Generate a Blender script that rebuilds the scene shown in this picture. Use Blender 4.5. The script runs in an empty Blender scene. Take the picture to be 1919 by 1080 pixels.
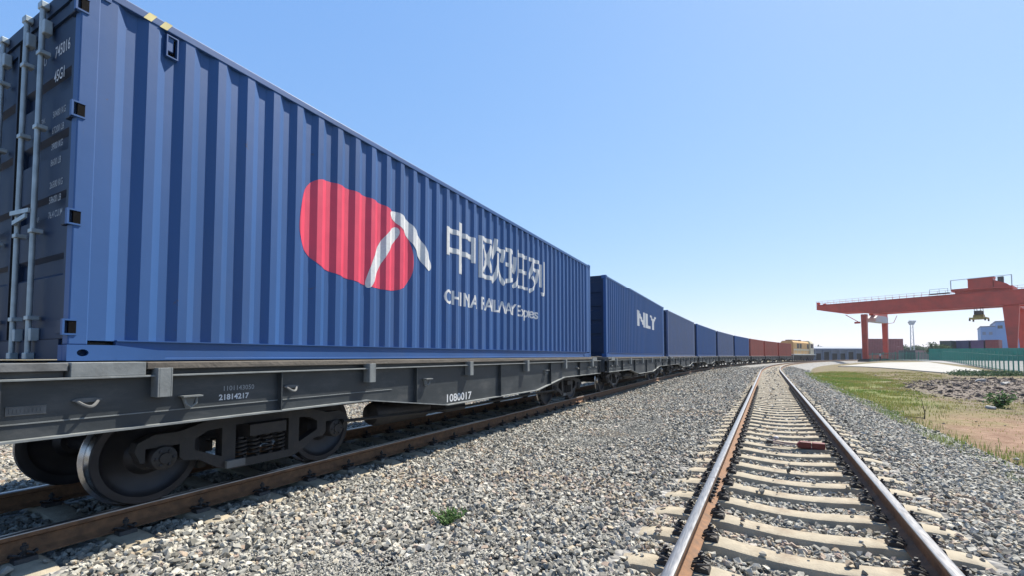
import bpy, bmesh, math, random
import numpy as np
from mathutils import Vector, Matrix

random.seed(7)
rng = np.random.default_rng(11)
scene = bpy.context.scene
col = scene.collection
R = math.radians

# ------------------------------------------------------------------ camera
F_PX, CX, CY, W_PX, H_PX = 845.0, 960.0, 632.0, 1919.0, 1080.0
YAW = R(27.4)                       # camera looks this much left of the track direction (+Y)
PITCH = math.atan(36.0 / F_PX)
CAM = Vector((0.0, 0.0, 1.30))      # z = 0 is the top of the rails
cam_data = bpy.data.cameras.new('camera')
cam_data.sensor_width = 36.0
cam_data.lens = 36.0 * F_PX / W_PX
cam_data.shift_x = 0.0
cam_data.shift_y = (CY - H_PX / 2) / W_PX
cam_data.clip_start = 0.05
cam_data.clip_end = 9000.0
cam = bpy.data.objects.new('camera', cam_data)
col.objects.link(cam)
cam.location = CAM
cam.rotation_euler = (R(90) + PITCH, 0.0, YAW)
scene.camera = cam

# ------------------------------------------------------------------ sky, sun, exposure
SUN_VEC = Vector((0.30, 0.62, 1.0)).normalized()      # towards the sun
SUN_EL = math.asin(SUN_VEC.z)
SUN_AZ = math.atan2(SUN_VEC.x, SUN_VEC.y)             # clockwise from +Y
world = bpy.data.worlds.new('World')
scene.world = world
world.use_nodes = True
wn = world.node_tree
wn.nodes.clear()
w_out = wn.nodes.new('ShaderNodeOutputWorld')
w_bg = wn.nodes.new('ShaderNodeBackground')
w_sky = wn.nodes.new('ShaderNodeTexSky')
w_sky.sky_type = 'NISHITA'
w_sky.sun_disc = False
w_sky.sun_elevation = SUN_EL
w_sky.sun_rotation = SUN_AZ
w_sky.altitude = 100.0
w_sky.air_density = 1.0
w_sky.dust_density = 0.35
w_sky.ozone_density = 3.0
w_bg.inputs['Strength'].default_value = 0.095
w_sep = wn.nodes.new('ShaderNodeSeparateColor'); w_comb = wn.nodes.new('ShaderNodeCombineColor')
wn.links.new(w_sky.outputs[0], w_sep.inputs[0])
for k, (ex, ml) in enumerate(((0.74, 1.13), (0.52, 1.74), (0.25, 3.5))):      # colour grade of the whole sky
    pw = wn.nodes.new('ShaderNodeMath'); pw.operation = 'POWER'; pw.inputs[1].default_value = ex
    mu_ = wn.nodes.new('ShaderNodeMath'); mu_.operation = 'MULTIPLY'; mu_.inputs[1].default_value = ml
    wn.links.new(w_sep.outputs[k], pw.inputs[0]); wn.links.new(pw.outputs[0], mu_.inputs[0]); wn.links.new(mu_.outputs[0], w_comb.inputs[k])
wn.links.new(w_comb.outputs[0], w_bg.inputs['Color'])
wn.links.new(w_bg.outputs[0], w_out.inputs['Surface'])
sun_data = bpy.data.lights.new('sun', 'SUN')
sun_data.energy = 5.0
sun_data.angle = R(0.53)
sun_data.color = (1.0, 0.93, 0.81)
sun = bpy.data.objects.new('sun', sun_data)
col.objects.link(sun)
sun.location = (20, 30, 60)
sun.rotation_euler = (-SUN_VEC).to_track_quat('-Z', 'Y').to_euler()
vs = scene.view_settings
vs.view_transform = 'Standard'
vs.look = 'None'
vs.exposure = 1.0
vs.gamma = 1.0
vs.use_curve_mapping = False

# ------------------------------------------------------------------ picture <-> place
_c, _s = math.cos(YAW), math.sin(YAW)
FWD = Vector((-_s, _c, 0.0)); RIGHT = Vector((_c, _s, 0.0))

def ray(px, py):
    a = (px - CX) / F_PX
    b = (CY - py) / F_PX
    cp, sp = math.cos(PITCH), math.sin(PITCH)
    fwd = cp - b * sp
    up = sp + b * cp
    return a / fwd, up / fwd          # per metre of horizontal depth: sideways, up

def at(px, py, D):
    a, u = ray(px, py)
    return CAM + FWD * D + RIGHT * (a * D) + Vector((0, 0, u * D))

def on_plane(px, py, z):
    a, u = ray(px, py)
    return at(px, py, (z - CAM.z) / u)

def depth_of(x, y):
    return x * FWD.x + y * FWD.y

# ------------------------------------------------------------------ the lines of the two tracks (straight, then a right-hand curve)
class Line:
    """centre line of a track: straight with heading h0 (clockwise from +Y) up to arc position s1, then radius rad through th_end, then straight"""
    def __init__(self, x, y, h0, s1, rad, th_end):
        self.h0, self.s1, self.rad, self.th = h0, s1, rad, th_end
        self.p1 = np.array([x + (s1 - y) * math.sin(h0), y + (s1 - y) * math.cos(h0)])
        n0 = np.array([math.cos(h0), -math.sin(h0)])
        self.c = self.p1 + rad * n0
        h2 = h0 + th_end
        self.h2 = h2
        self.n2 = np.array([math.cos(h2), -math.sin(h2)]); self.t2 = np.array([math.sin(h2), math.cos(h2)])
        self.p2 = self.c - rad * self.n2
        self.n0, self.t0 = n0, np.array([math.sin(h0), math.cos(h0)])
    def many(self, s, d):
        s = np.asarray(s, float); d = np.asarray(d, float)
        th = np.clip((s - self.s1) / self.rad, 0, self.th); h = self.h0 + th
        before = np.minimum(s - self.s1, 0.0); after = np.maximum(s - self.s1 - self.rad * self.th, 0.0)
        x = self.c[0] - (self.rad - d) * np.cos(h) + before * self.t0[0] + after * self.t2[0]
        y = self.c[1] + (self.rad - d) * np.sin(h) + before * self.t0[1] + after * self.t2[1]
        return x, y, h
    def at(self, s, d=0.0):
        x, y, h = self.many(s, d)
        return float(x), float(y), float(h)
    def local(self, x, y):
        """arc position and offset to the right of points of the plane"""
        rx, ry = x - self.p1[0], y - self.p1[1]
        u = rx * self.t0[0] + ry * self.t0[1]; v = rx * self.n0[0] + ry * self.n0[1]
        th = np.arctan2(u, self.rad - v)
        qx, qy = x - self.p2[0], y - self.p2[1]
        u2 = qx * self.t2[0] + qy * self.t2[1]; v2 = qx * self.n2[0] + qy * self.n2[1]
        s = np.where(u < 0, self.s1 + u, np.where(th < self.th, self.s1 + self.rad * th, self.s1 + self.rad * self.th + u2))
        d = np.where(u < 0, v, np.where(th < self.th, self.rad - np.hypot(self.rad - v, u), v2))
        return s, d
X0, GAP = 0.317, 5.85                # the train stands on a track 5.85 m to the left of the near one
NEAR = Line(X0, 3.0, 0.037, 44.0, 375.0, 0.33)
TRAIN = Line(X0 - GAP, 3.0, 0.003, 25.0, 370.0, 0.36)

def lateral_np(x, y):
    return NEAR.local(x, y)[1]

def smooth(a, b, t):
    t = np.clip((t - a) / (b - a), 0, 1)
    return t * t * (3 - 2 * t)

# heights: profile of the ballast across both tracks (d from the near track)
PD = [-22.0, -12.0,  -8.6, -7.6, -7.15, -6.3, -5.85, -5.4, -4.55, -4.1, -3.5, -2.8, -2.0, -1.6, -1.3, -0.85, -0.4, 0.0, 0.4, 0.85, 1.3, 1.65, 3.05, 3.5, 4.4]
PZ = [-0.66, -0.42, -0.30, -0.23, -0.22, -0.25, -0.27, -0.25, -0.215, -0.225, -0.27, -0.30, -0.26, -0.225, -0.215, -0.24, -0.275, -0.285, -0.275, -0.24, -0.215, -0.225, -0.66, -0.71, -0.80]

PD_A, PZ_A = np.array(PD), np.array(PZ)
def bed_xy(x, y):
    dA = NEAR.local(x, y)[1]; dB = TRAIN.local(x, y)[1]
    zA = np.interp(dA, PD_A, PZ_A); zB = np.interp(dB, PD_A + GAP, PZ_A)
    return np.where(dA > -2.8, zA, np.where(dB < 3.05, zB, -0.30))

def field_z(x, y):
    D = depth_of(x, y)
    d = NEAR.local(x, y)[1]; dB = TRAIN.local(x, y)[1]
    far = -0.69 + 0.95 * smooth(34.0, 95.0, D)
    right = -0.69 + (far + 0.69) * smooth(3.0, 14.0, d)
    bump = 0.05 * np.sin(x * 0.9 + 1.3 * np.sin(y * 0.37)) * np.sin(y * 0.55 + x * 0.21) * smooth(3.5, 6, d) * (1 - smooth(40, 60, D))
    z = np.where(d > 0, right + bump, -0.62)
    under = smooth(-15.5, -14.2, dB) * (1 - smooth(3.1, 3.75, d))
    return z - 0.35 * under

def gz(x, y):
    return float(field_z(np.array([x]), np.array([y]))[0])

def ground_at(px, D):
    p = at(px, 668, D)
    return Vector((p.x, p.y, gz(p.x, p.y)))

# ------------------------------------------------------------------ materials
M = {}
def pmat(name, color, rough=0.6, metal=0.0, var=0.12, scale=4.0, bump=0.0, bscale=60.0, dirt=None, dirt_amt=0.35, dscale=2.0, spec=0.5, stretch=None, coat=0.0, specks=0.0):
    m = bpy.data.materials.new(name)
    m.use_nodes = True
    nt = m.node_tree
    b = nt.nodes['Principled BSDF']
    b.inputs['Roughness'].default_value = rough
    b.inputs['Metallic'].default_value = metal
    b.inputs['Specular IOR Level'].default_value = spec
    if coat:
        b.inputs['Coat Weight'].default_value = coat
        b.inputs['Coat Roughness'].default_value = 0.25
    tc = nt.nodes.new('ShaderNodeTexCoord')
    src = tc.outputs['Object']
    if stretch:
        mp = nt.nodes.new('ShaderNodeMapping')
        mp.inputs['Scale'].default_value = stretch
        nt.links.new(src, mp.inputs['Vector'])
        src = mp.outputs['Vector']
    n = nt.nodes.new('ShaderNodeTexNoise')
    n.inputs['Scale'].default_value = scale
    n.inputs['Detail'].default_value = 6.0
    nt.links.new(src, n.inputs['Vector'])
    ramp = nt.nodes.new('ShaderNodeMapRange')
    ramp.inputs['From Min'].default_value = 0.3
    ramp.inputs['From Max'].default_value = 0.7
    ramp.inputs['To Min'].default_value = 1.0 - var
    ramp.inputs['To Max'].default_value = 1.0 + var
    nt.links.new(n.outputs['Fac'], ramp.inputs['Value'])
    mul = nt.nodes.new('ShaderNodeVectorMath'); mul.operation = 'SCALE'
    mul.inputs[0].default_value = color[:3]
    nt.links.new(ramp.outputs[0], mul.inputs['Scale'])
    out = mul.outputs[0]
    if dirt:
        n2 = nt.nodes.new('ShaderNodeTexNoise')
        n2.inputs['Scale'].default_value = dscale
        n2.inputs['Detail'].default_value = 9.0
        n2.inputs['Roughness'].default_value = 0.68
        nt.links.new(src, n2.inputs['Vector'])
        r2 = nt.nodes.new('ShaderNodeMapRange')
        r2.inputs['From Min'].default_value = 0.5
        r2.inputs['From Max'].default_value = 0.72
        r2.inputs['To Max'].default_value = dirt_amt
        nt.links.new(n2.outputs['Fac'], r2.inputs['Value'])
        mx = nt.nodes.new('ShaderNodeMix'); mx.data_type = 'RGBA'
        nt.links.new(r2.outputs[0], mx.inputs['Factor'])
        nt.links.new(out, mx.inputs['A'])
        mx.inputs['B'].default_value = (*dirt[:3], 1)
        out = mx.outputs['Result']
    nt.links.new(out, b.inputs['Base Color'])
    rr = nt.nodes.new('ShaderNodeMapRange')
    rr.inputs['To Min'].default_value = max(0.03, rough - 0.1)
    rr.inputs['To Max'].default_value = min(1.0, rough + 0.1)
    nt.links.new(n.outputs['Fac'], rr.inputs['Value'])
    nt.links.new(rr.outputs[0], b.inputs['Roughness'])
    if bump:
        n3 = nt.nodes.new('ShaderNodeTexNoise')
        n3.inputs['Scale'].default_value = bscale
        n3.inputs['Detail'].default_value = 5.0
        nt.links.new(tc.outputs['Object'], n3.inputs['Vector'])
        bp = nt.nodes.new('ShaderNodeBump')
        bp.inputs['Strength'].default_value = bump
        bp.inputs['Distance'].default_value = 0.02
        nt.links.new(n3.outputs['Fac'], bp.inputs['Height'])
        nt.links.new(bp.outputs[0], b.inputs['Normal'])
    if specks:
        n4 = nt.nodes.new('ShaderNodeTexNoise'); n4.inputs['Scale'].default_value = 7.0; n4.inputs['Detail'].default_value = 8.0; n4.inputs['Roughness'].default_value = 0.62
        nt.links.new(tc.outputs['Object'], n4.inputs['Vector'])
        r4 = nt.nodes.new('ShaderNodeMapRange'); r4.inputs['From Min'].default_value = 0.69; r4.inputs['From Max'].default_value = 0.73; r4.inputs['To Max'].default_value = specks
        nt.links.new(n4.outputs['Fac'], r4.inputs['Value'])
        m4 = nt.nodes.new('ShaderNodeMix'); m4.data_type = 'RGBA'
        nt.links.new(r4.outputs[0], m4.inputs['Factor']); nt.links.new(out, m4.inputs['A']); m4.inputs['B'].default_value = (0.085, 0.06, 0.05, 1)
        nt.links.new(m4.outputs['Result'], b.inputs['Base Color'])
    M[name] = m
    return m

pmat('blue_paint', (0.025, 0.080, 0.225), 0.52, var=0.10, scale=1.2, dirt=(0.06, 0.09, 0.17), dirt_amt=0.35, dscale=1.0, stretch=(1, 1, 0.22), bump=0.09, bscale=5, specks=0.55, spec=0.35)
pmat('blue_door', (0.006, 0.020, 0.055), 0.55, var=0.12, scale=1.5, dirt=(0.010, 0.018, 0.034), dirt_amt=0.4, spec=0.3)  # the container blue with the shade of the door end put into the colour
pmat('blue_grey_paint', (0.070, 0.105, 0.210), 0.5, var=0.10, scale=1.2, dirt=(0.140, 0.140, 0.154), dirt_amt=0.3)
pmat('red_box_paint', (0.300, 0.064, 0.041), 0.55, var=0.15, scale=1.2, dirt=(0.188, 0.090, 0.068), dirt_amt=0.4)
pmat('maroon_paint', (0.19, 0.05, 0.055), 0.55, var=0.15, scale=1.0, dirt=(0.2, 0.13, 0.11), dirt_amt=0.4)
pmat('green_box_paint', (0.035, 0.075, 0.075), 0.55, var=0.15, scale=1.0)
pmat('navy_paint', (0.03, 0.05, 0.13), 0.55, var=0.15, scale=1.0)
pmat('purple_paint', (0.085, 0.065, 0.16), 0.55, var=0.15, scale=1.0)
pmat('pale_pink_paint', (0.336, 0.240, 0.240), 0.6, var=0.1, scale=1.0)
pmat('black_gap', (0.012, 0.012, 0.014), 0.9, var=0.1)
pmat('logo_red', (0.576, 0.048, 0.096), 0.45, var=0.06, scale=6)
pmat('print_white', (0.533, 0.547, 0.562), 0.55, var=0.10, scale=30)
pmat('print_grey', (0.272, 0.296, 0.320), 0.6, var=0.2, scale=60)
pmat('stripe_yellow', (0.55, 0.47, 0.20), 0.6, var=0.15, scale=10)
pmat('galvanised', (0.33, 0.385, 0.41), 0.45, metal=0.4, var=0.2, scale=10)
pmat('rubber', (0.004, 0.004, 0.005), 0.85, var=0.1, spec=0.1)
pmat('wagon_black', (0.026, 0.032, 0.037), 0.5, var=0.25, scale=3, dirt=(0.11, 0.105, 0.10), dirt_amt=0.45, dscale=3, stretch=(1, 0.5, 1.5), bump=0.1, bscale=30)
pmat('wagon_dust', (0.124, 0.127, 0.127), 0.75, var=0.3, scale=7, dirt=(0.037, 0.037, 0.037), dirt_amt=0.6, dscale=5, bump=0.15, bscale=40)
pmat('wagon_grey', (0.158, 0.172, 0.175), 0.65, var=0.2, scale=7, dirt=(0.066, 0.059, 0.053), dirt_amt=0.5, dscale=6, bump=0.1, bscale=40)
pmat('deck_wood', (0.124, 0.108, 0.090), 0.85, var=0.3, scale=6, stretch=(4, 0.6, 8), dirt=(0.043, 0.037, 0.031), dirt_amt=0.6, bump=0.3, bscale=25)
pmat('bogie_black', (0.014, 0.014, 0.016), 0.6, var=0.3, scale=9, dirt=(0.049, 0.038, 0.032), dirt_amt=0.5, dscale=6, bump=0.15, bscale=40)
pmat('wheel_steel', (0.025, 0.026, 0.032), 0.45, metal=0.5, var=0.3, scale=7, dirt=(0.042, 0.032, 0.025), dirt_amt=0.5)
pmat('tread_steel', (0.42, 0.42, 0.43), 0.25, metal=1.0, var=0.1)
pmat('rail_rust', (0.166, 0.083, 0.040), 0.8, var=0.30, scale=14, dirt=(0.061, 0.036, 0.022), dirt_amt=0.7, dscale=8, bump=0.25, bscale=90)
pmat('rail_top', (0.30, 0.29, 0.285), 0.36, metal=0.9, var=0.15, scale=18, stretch=(8, 0.4, 1), dirt=(0.16, 0.11, 0.08), dirt_amt=0.6, dscale=7)
pmat('clip_black', (0.022, 0.021, 0.022), 0.6, var=0.3, scale=30, dirt=(0.09, 0.05, 0.03), dirt_amt=0.5, dscale=20)
pmat('sleeper_concrete', (0.30, 0.262, 0.195), 0.9, var=0.2, scale=7, dirt=(0.15, 0.11, 0.075), dirt_amt=0.85, dscale=3.0, bump=0.35, bscale=70)
pmat('device_red', (0.12, 0.008, 0.008), 0.5, var=0.25, scale=20, dirt=(0.07, 0.02, 0.015), dirt_amt=0.6, dscale=9)
pmat('rod_mauve', (0.20, 0.14, 0.145), 0.7, var=0.25, scale=20)
pmat('knob_pale', (0.434, 0.406, 0.399), 0.7, var=0.1, scale=20)
pmat('crane_red', (0.46, 0.050, 0.028), 0.5, var=0.16, scale=0.6, dirt=(0.28, 0.045, 0.03), dirt_amt=0.55, dscale=0.5)
pmat('crane_dark', (0.05, 0.045, 0.045), 0.7, var=0.2)
pmat('crane_grey', (0.45, 0.48, 0.49), 0.6, var=0.1)
pmat('spreader_yellow', (0.40, 0.30, 0.08), 0.6, var=0.3, scale=2, dirt=(0.06, 0.06, 0.045), dirt_amt=0.8, dscale=1.2)
pmat('fence_green', (0.015, 0.20, 0.145), 0.5, var=0.15, scale=2)
pmat('sheet_green', (0.012, 0.22, 0.155), 0.6, var=0.18, scale=0.8, dirt=(0.02, 0.15, 0.11), dirt_amt=0.5)
pmat('loco_yellow', (0.533, 0.331, 0.130), 0.5, var=0.1, scale=1)
pmat('loco_cream', (0.562, 0.518, 0.374), 0.5, var=0.1, scale=1)
pmat('loco_white', (0.518, 0.532, 0.490), 0.5, var=0.1, scale=1)
pmat('dark_glass', (0.015, 0.02, 0.025), 0.12, var=0.1, scale=1)
pmat('shed_blue', (0.13, 0.165, 0.23), 0.6, var=0.12, scale=0.3, stretch=(1, 1, 0.2))
pmat('shed_roof', (0.10, 0.13, 0.19), 0.6, var=0.1, scale=0.3)
pmat('hall_blue', (0.13, 0.25, 0.47), 0.6, var=0.08, scale=0.2)
pmat('mast_grey', (0.400, 0.424, 0.440), 0.6, var=0.1)
pmat('slab_concrete', (0.285, 0.276, 0.254), 0.9, var=0.10, scale=0.5, dirt=(0.223, 0.211, 0.186), dirt_amt=0.6, dscale=0.35, bump=0.15, bscale=12)
pmat('bark', (0.070, 0.052, 0.035), 0.9, var=0.3, scale=8, bump=0.4, bscale=20)
pmat('dry_stalk', (0.070, 0.052, 0.035), 0.9, var=0.3, scale=20)
pmat('pale_rock', (0.322, 0.310, 0.285), 0.9, var=0.2, scale=9, bump=0.4, bscale=30)
pmat('cloth_blue', (0.30, 0.42, 0.50), 0.8, var=0.1)
pmat('cloth_dark', (0.02, 0.025, 0.035), 0.8, var=0.1)
pmat('skin', (0.42, 0.24, 0.16), 0.6, var=0.05)

def leaf_mat(name, colors):
    m = bpy.data.materials.new(name); m.use_nodes = True
    nt = m.node_tree; b = nt.nodes['Principled BSDF']
    b.inputs['Roughness'].default_value = 0.65
    b.inputs['Specular IOR Level'].default_value = 0.25
    a = nt.nodes.new('ShaderNodeAttribute'); a.attribute_name = 'tint'; a.attribute_type = 'GEOMETRY'
    cr = nt.nodes.new('ShaderNodeValToRGB')
    for i, c in enumerate(colors):
        p = i / (len(colors) - 1)
        e = cr.color_ramp.elements[i] if i < 2 else cr.color_ramp.elements.new(p)
        e.position = p; e.color = (*c, 1)
    cr.color_ramp.elements[1].position = 1 / (len(colors) - 1)
    nt.links.new(a.outputs['Fac'], cr.inputs[0])
    nt.links.new(cr.outputs[0], b.inputs['Base Color'])
    tr = nt.nodes.new('ShaderNodeBsdfTranslucent')
    nt.links.new(cr.outputs[0], tr.inputs['Color'])
    mx = nt.nodes.new('ShaderNodeMixShader'); mx.inputs[0].default_value = 0.3
    nt.links.new(b.outputs[0], mx.inputs[1]); nt.links.new(tr.outputs[0], mx.inputs[2])
    nt.links.new(mx.outputs[0], nt.nodes['Material Output'].inputs['Surface'])
    M[name] = m
    return m
leaf_mat('grass_leaf', [(0.30, 0.235, 0.11), (0.27, 0.25, 0.075), (0.17, 0.23, 0.05), (0.10, 0.185, 0.035)])
leaf_mat('weed_leaf', [(0.06, 0.12, 0.03), (0.08, 0.16, 0.05), (0.14, 0.20, 0.09)])
leaf_mat('tree_leaf', [(0.03, 0.06, 0.03), (0.045, 0.085, 0.04), (0.07, 0.11, 0.05)])

def stone_mat():
    m = bpy.data.materials.new('ballast_stone'); m.use_nodes = True
    nt = m.node_tree; b = nt.nodes['Principled BSDF']
    b.inputs['Roughness'].default_value = 0.88
    b.inputs['Specular IOR Level'].default_value = 0.3
    a = nt.nodes.new('ShaderNodeAttribute'); a.attribute_name = 'tint'; a.attribute_type = 'INSTANCER'
    cr = nt.nodes.new('ShaderNodeValToRGB')
    cr.color_ramp.interpolation = 'LINEAR'
    cols = [(0.0, (0.096, 0.094, 0.081)), (0.20, (0.183, 0.175, 0.154)), (0.42, (0.268, 0.258, 0.224)), (0.66, (0.345, 0.332, 0.288)), (0.82, (0.430, 0.411, 0.354)),
            (0.88, (0.324, 0.268, 0.185)), (0.94, (0.291, 0.221, 0.177)), (1.0, (0.454, 0.439, 0.391))]
    for i, (p, c) in enumerate(cols):
        e = cr.color_ramp.elements[i] if i < 2 else cr.color_ramp.elements.new(p)
        e.position = p; e.color = (*c, 1)
    nt.links.new(a.outputs['Fac'], cr.inputs[0])
    tc = nt.nodes.new('ShaderNodeTexCoord')
    n = nt.nodes.new('ShaderNodeTexNoise'); n.inputs['Scale'].default_value = 2.2; n.inputs['Detail'].default_value = 6
    nt.links.new(tc.outputs['Object'], n.inputs['Vector'])
    mr = nt.nodes.new('ShaderNodeMapRange'); mr.inputs['To Min'].default_value = 0.66; mr.inputs['To Max'].default_value = 1.34
    nt.links.new(n.outputs['Fac'], mr.inputs['Value'])
    mu = nt.nodes.new('ShaderNodeVectorMath'); mu.operation = 'SCALE'
    nt.links.new(cr.outputs[0], mu.inputs[0]); nt.links.new(mr.outputs[0], mu.inputs['Scale'])
    nt.links.new(mu.outputs[0], b.inputs['Base Color'])
    M['ballast_stone'] = m
stone_mat()

def bed_mat():
    m = bpy.data.materials.new('ballast_bed'); m.use_nodes = True
    nt = m.node_tree; b = nt.nodes['Principled BSDF']
    b.inputs['Roughness'].default_value = 0.95
    tc = nt.nodes.new('ShaderNodeTexCoord')
    v = nt.nodes.new('ShaderNodeTexVoronoi'); v.inputs['Scale'].default_value = 17.0
    nt.links.new(tc.outputs['Object'], v.inputs['Vector'])
    cr = nt.nodes.new('ShaderNodeValToRGB')
    cr.color_ramp.elements[0].color = (0.093, 0.091, 0.087, 1)
    cr.color_ramp.elements[1].color = (0.322, 0.313, 0.294, 1)
    sep = nt.nodes.new('ShaderNodeSeparateColor')
    nt.links.new(v.outputs['Color'], sep.inputs[0])
    nt.links.new(sep.outputs[0], cr.inputs[0])
    nt.links.new(cr.outputs[0], b.inputs['Base Color'])
    bp = nt.nodes.new('ShaderNodeBump'); bp.inputs['Strength'].default_value = 0.9; bp.inputs['Distance'].default_value = 0.05; bp.invert = True
    nt.links.new(v.outputs['Distance'], bp.inputs['Height'])
    nt.links.new(bp.outputs[0], b.inputs['Normal'])
    M['ballast_bed'] = m
bed_mat()

def ground_mat():
    m = bpy.data.materials.new('field_ground'); m.use_nodes = True
    nt = m.node_tree; N = nt.nodes; L = nt.links
    b = N['Principled BSDF']; b.inputs['Roughness'].default_value = 0.95; b.inputs['Specular IOR Level'].default_value = 0.2
    tc = N.new('ShaderNodeTexCoord')
    def noise(scale, detail=8.0, rough=0.6):
        n = N.new('ShaderNodeTexNoise'); n.inputs['Scale'].default_value = scale; n.inputs['Detail'].default_value = detail; n.inputs['Roughness'].default_value = rough
        L.new(tc.outputs['Object'], n.inputs['Vector']); return n.outputs['Fac']
    def rng_(src, a, c, lo=0.0, hi=1.0):
        r = N.new('ShaderNodeMapRange'); r.interpolation_type = 'SMOOTHSTEP'
        r.inputs['From Min'].default_value = a; r.inputs['From Max'].default_value = c; r.inputs['To Min'].default_value = lo; r.inputs['To Max'].default_value = hi
        L.new(src, r.inputs['Value']); return r.outputs[0]
    def mix(f, a, c):
        x = N.new('ShaderNodeMix'); x.data_type = 'RGBA'
        L.new(f, x.inputs['Factor'])
        for sock, v in (('A', a), ('B', c)):
            if isinstance(v, tuple): x.inputs[sock].default_value = (*v, 1)
            else: L.new(v, x.inputs[sock])
        return x.outputs['Result']
    def math_(op, a, c):
        x = N.new('ShaderNodeMath'); x.operation = op
        for i, v in enumerate((a, c)):
            if isinstance(v, (int, float)): x.inputs[i].default_value = v
            else: L.new(v, x.inputs[i])
        return x.outputs[0]
    def blob(cx, cy, rx, ry, rot):
        mp = N.new('ShaderNodeMapping'); mp.vector_type = 'TEXTURE'
        mp.inputs['Location'].default_value = (cx, cy, 0); mp.inputs['Rotation'].default_value = (0, 0, rot); mp.inputs['Scale'].default_value = (rx, ry, 1000.0)
        L.new(tc.outputs['Object'], mp.inputs['Vector'])
        ln = N.new('ShaderNodeVectorMath'); ln.operation = 'LENGTH'; L.new(mp.outputs[0], ln.inputs[0])
        return math_('ADD', ln.outputs['Value'], math_('MULTIPLY', math_('SUBTRACT', noise(0.55, 6), 0.5), 1.7))
    fine = noise(7.0, 10, 0.7)
    mid = noise(1.1, 8)
    soil = mix(rng_(fine, 0.3, 0.7), (0.085, 0.058, 0.040), (0.20, 0.15, 0.108))
    dry = mix(rng_(fine, 0.3, 0.7), (0.085, 0.080, 0.036), (0.19, 0.165, 0.085))
    out = mix(rng_(mid, 0.38, 0.58), soil, dry)
    out = mix(rng_(noise(0.33, 9, 0.7), 0.52, 0.66, 0.0, 0.7), out, (0.075, 0.075, 0.03))
    red = mix(rng_(noise(2.6, 10, 0.75), 0.3, 0.7), (0.15, 0.085, 0.055), (0.27, 0.18, 0.125))
    out = mix(rng_(blob(5.9, 16.3, 1.7, 5.0, R(-8)), 1.35, 0.35), out, red)
    green = mix(rng_(noise(1.7, 10, 0.75), 0.3, 0.7), (0.075, 0.105, 0.022), (0.19, 0.185, 0.072))
    out = mix(rng_(blob(7.0, 42.0, 2.7, 24.0, R(-6)), 1.25, 0.5), out, green)
    brown = mix(rng_(noise(1.9, 12, 0.8), 0.3, 0.7), (0.050, 0.036, 0.030), (0.218, 0.185, 0.158))
    out = mix(rng_(blob(15.5, 41.0, 5.6, 14.5, R(-20)), 1.3, 0.6), out, brown)
    L.new(out, b.inputs['Base Color'])
    bp = N.new('ShaderNodeBump'); bp.inputs['Strength'].default_value = 0.8; bp.inputs['Distance'].default_value = 0.08
    L.new(fine, bp.inputs['Height']); L.new(bp.outputs[0], b.inputs['Normal'])
    M['field_ground'] = m
ground_mat()
pmat('yard_paving', (0.224, 0.221, 0.211), 0.9, var=0.15, scale=0.15, dirt=(0.165, 0.155, 0.139), dirt_amt=0.6, dscale=0.1)

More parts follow.
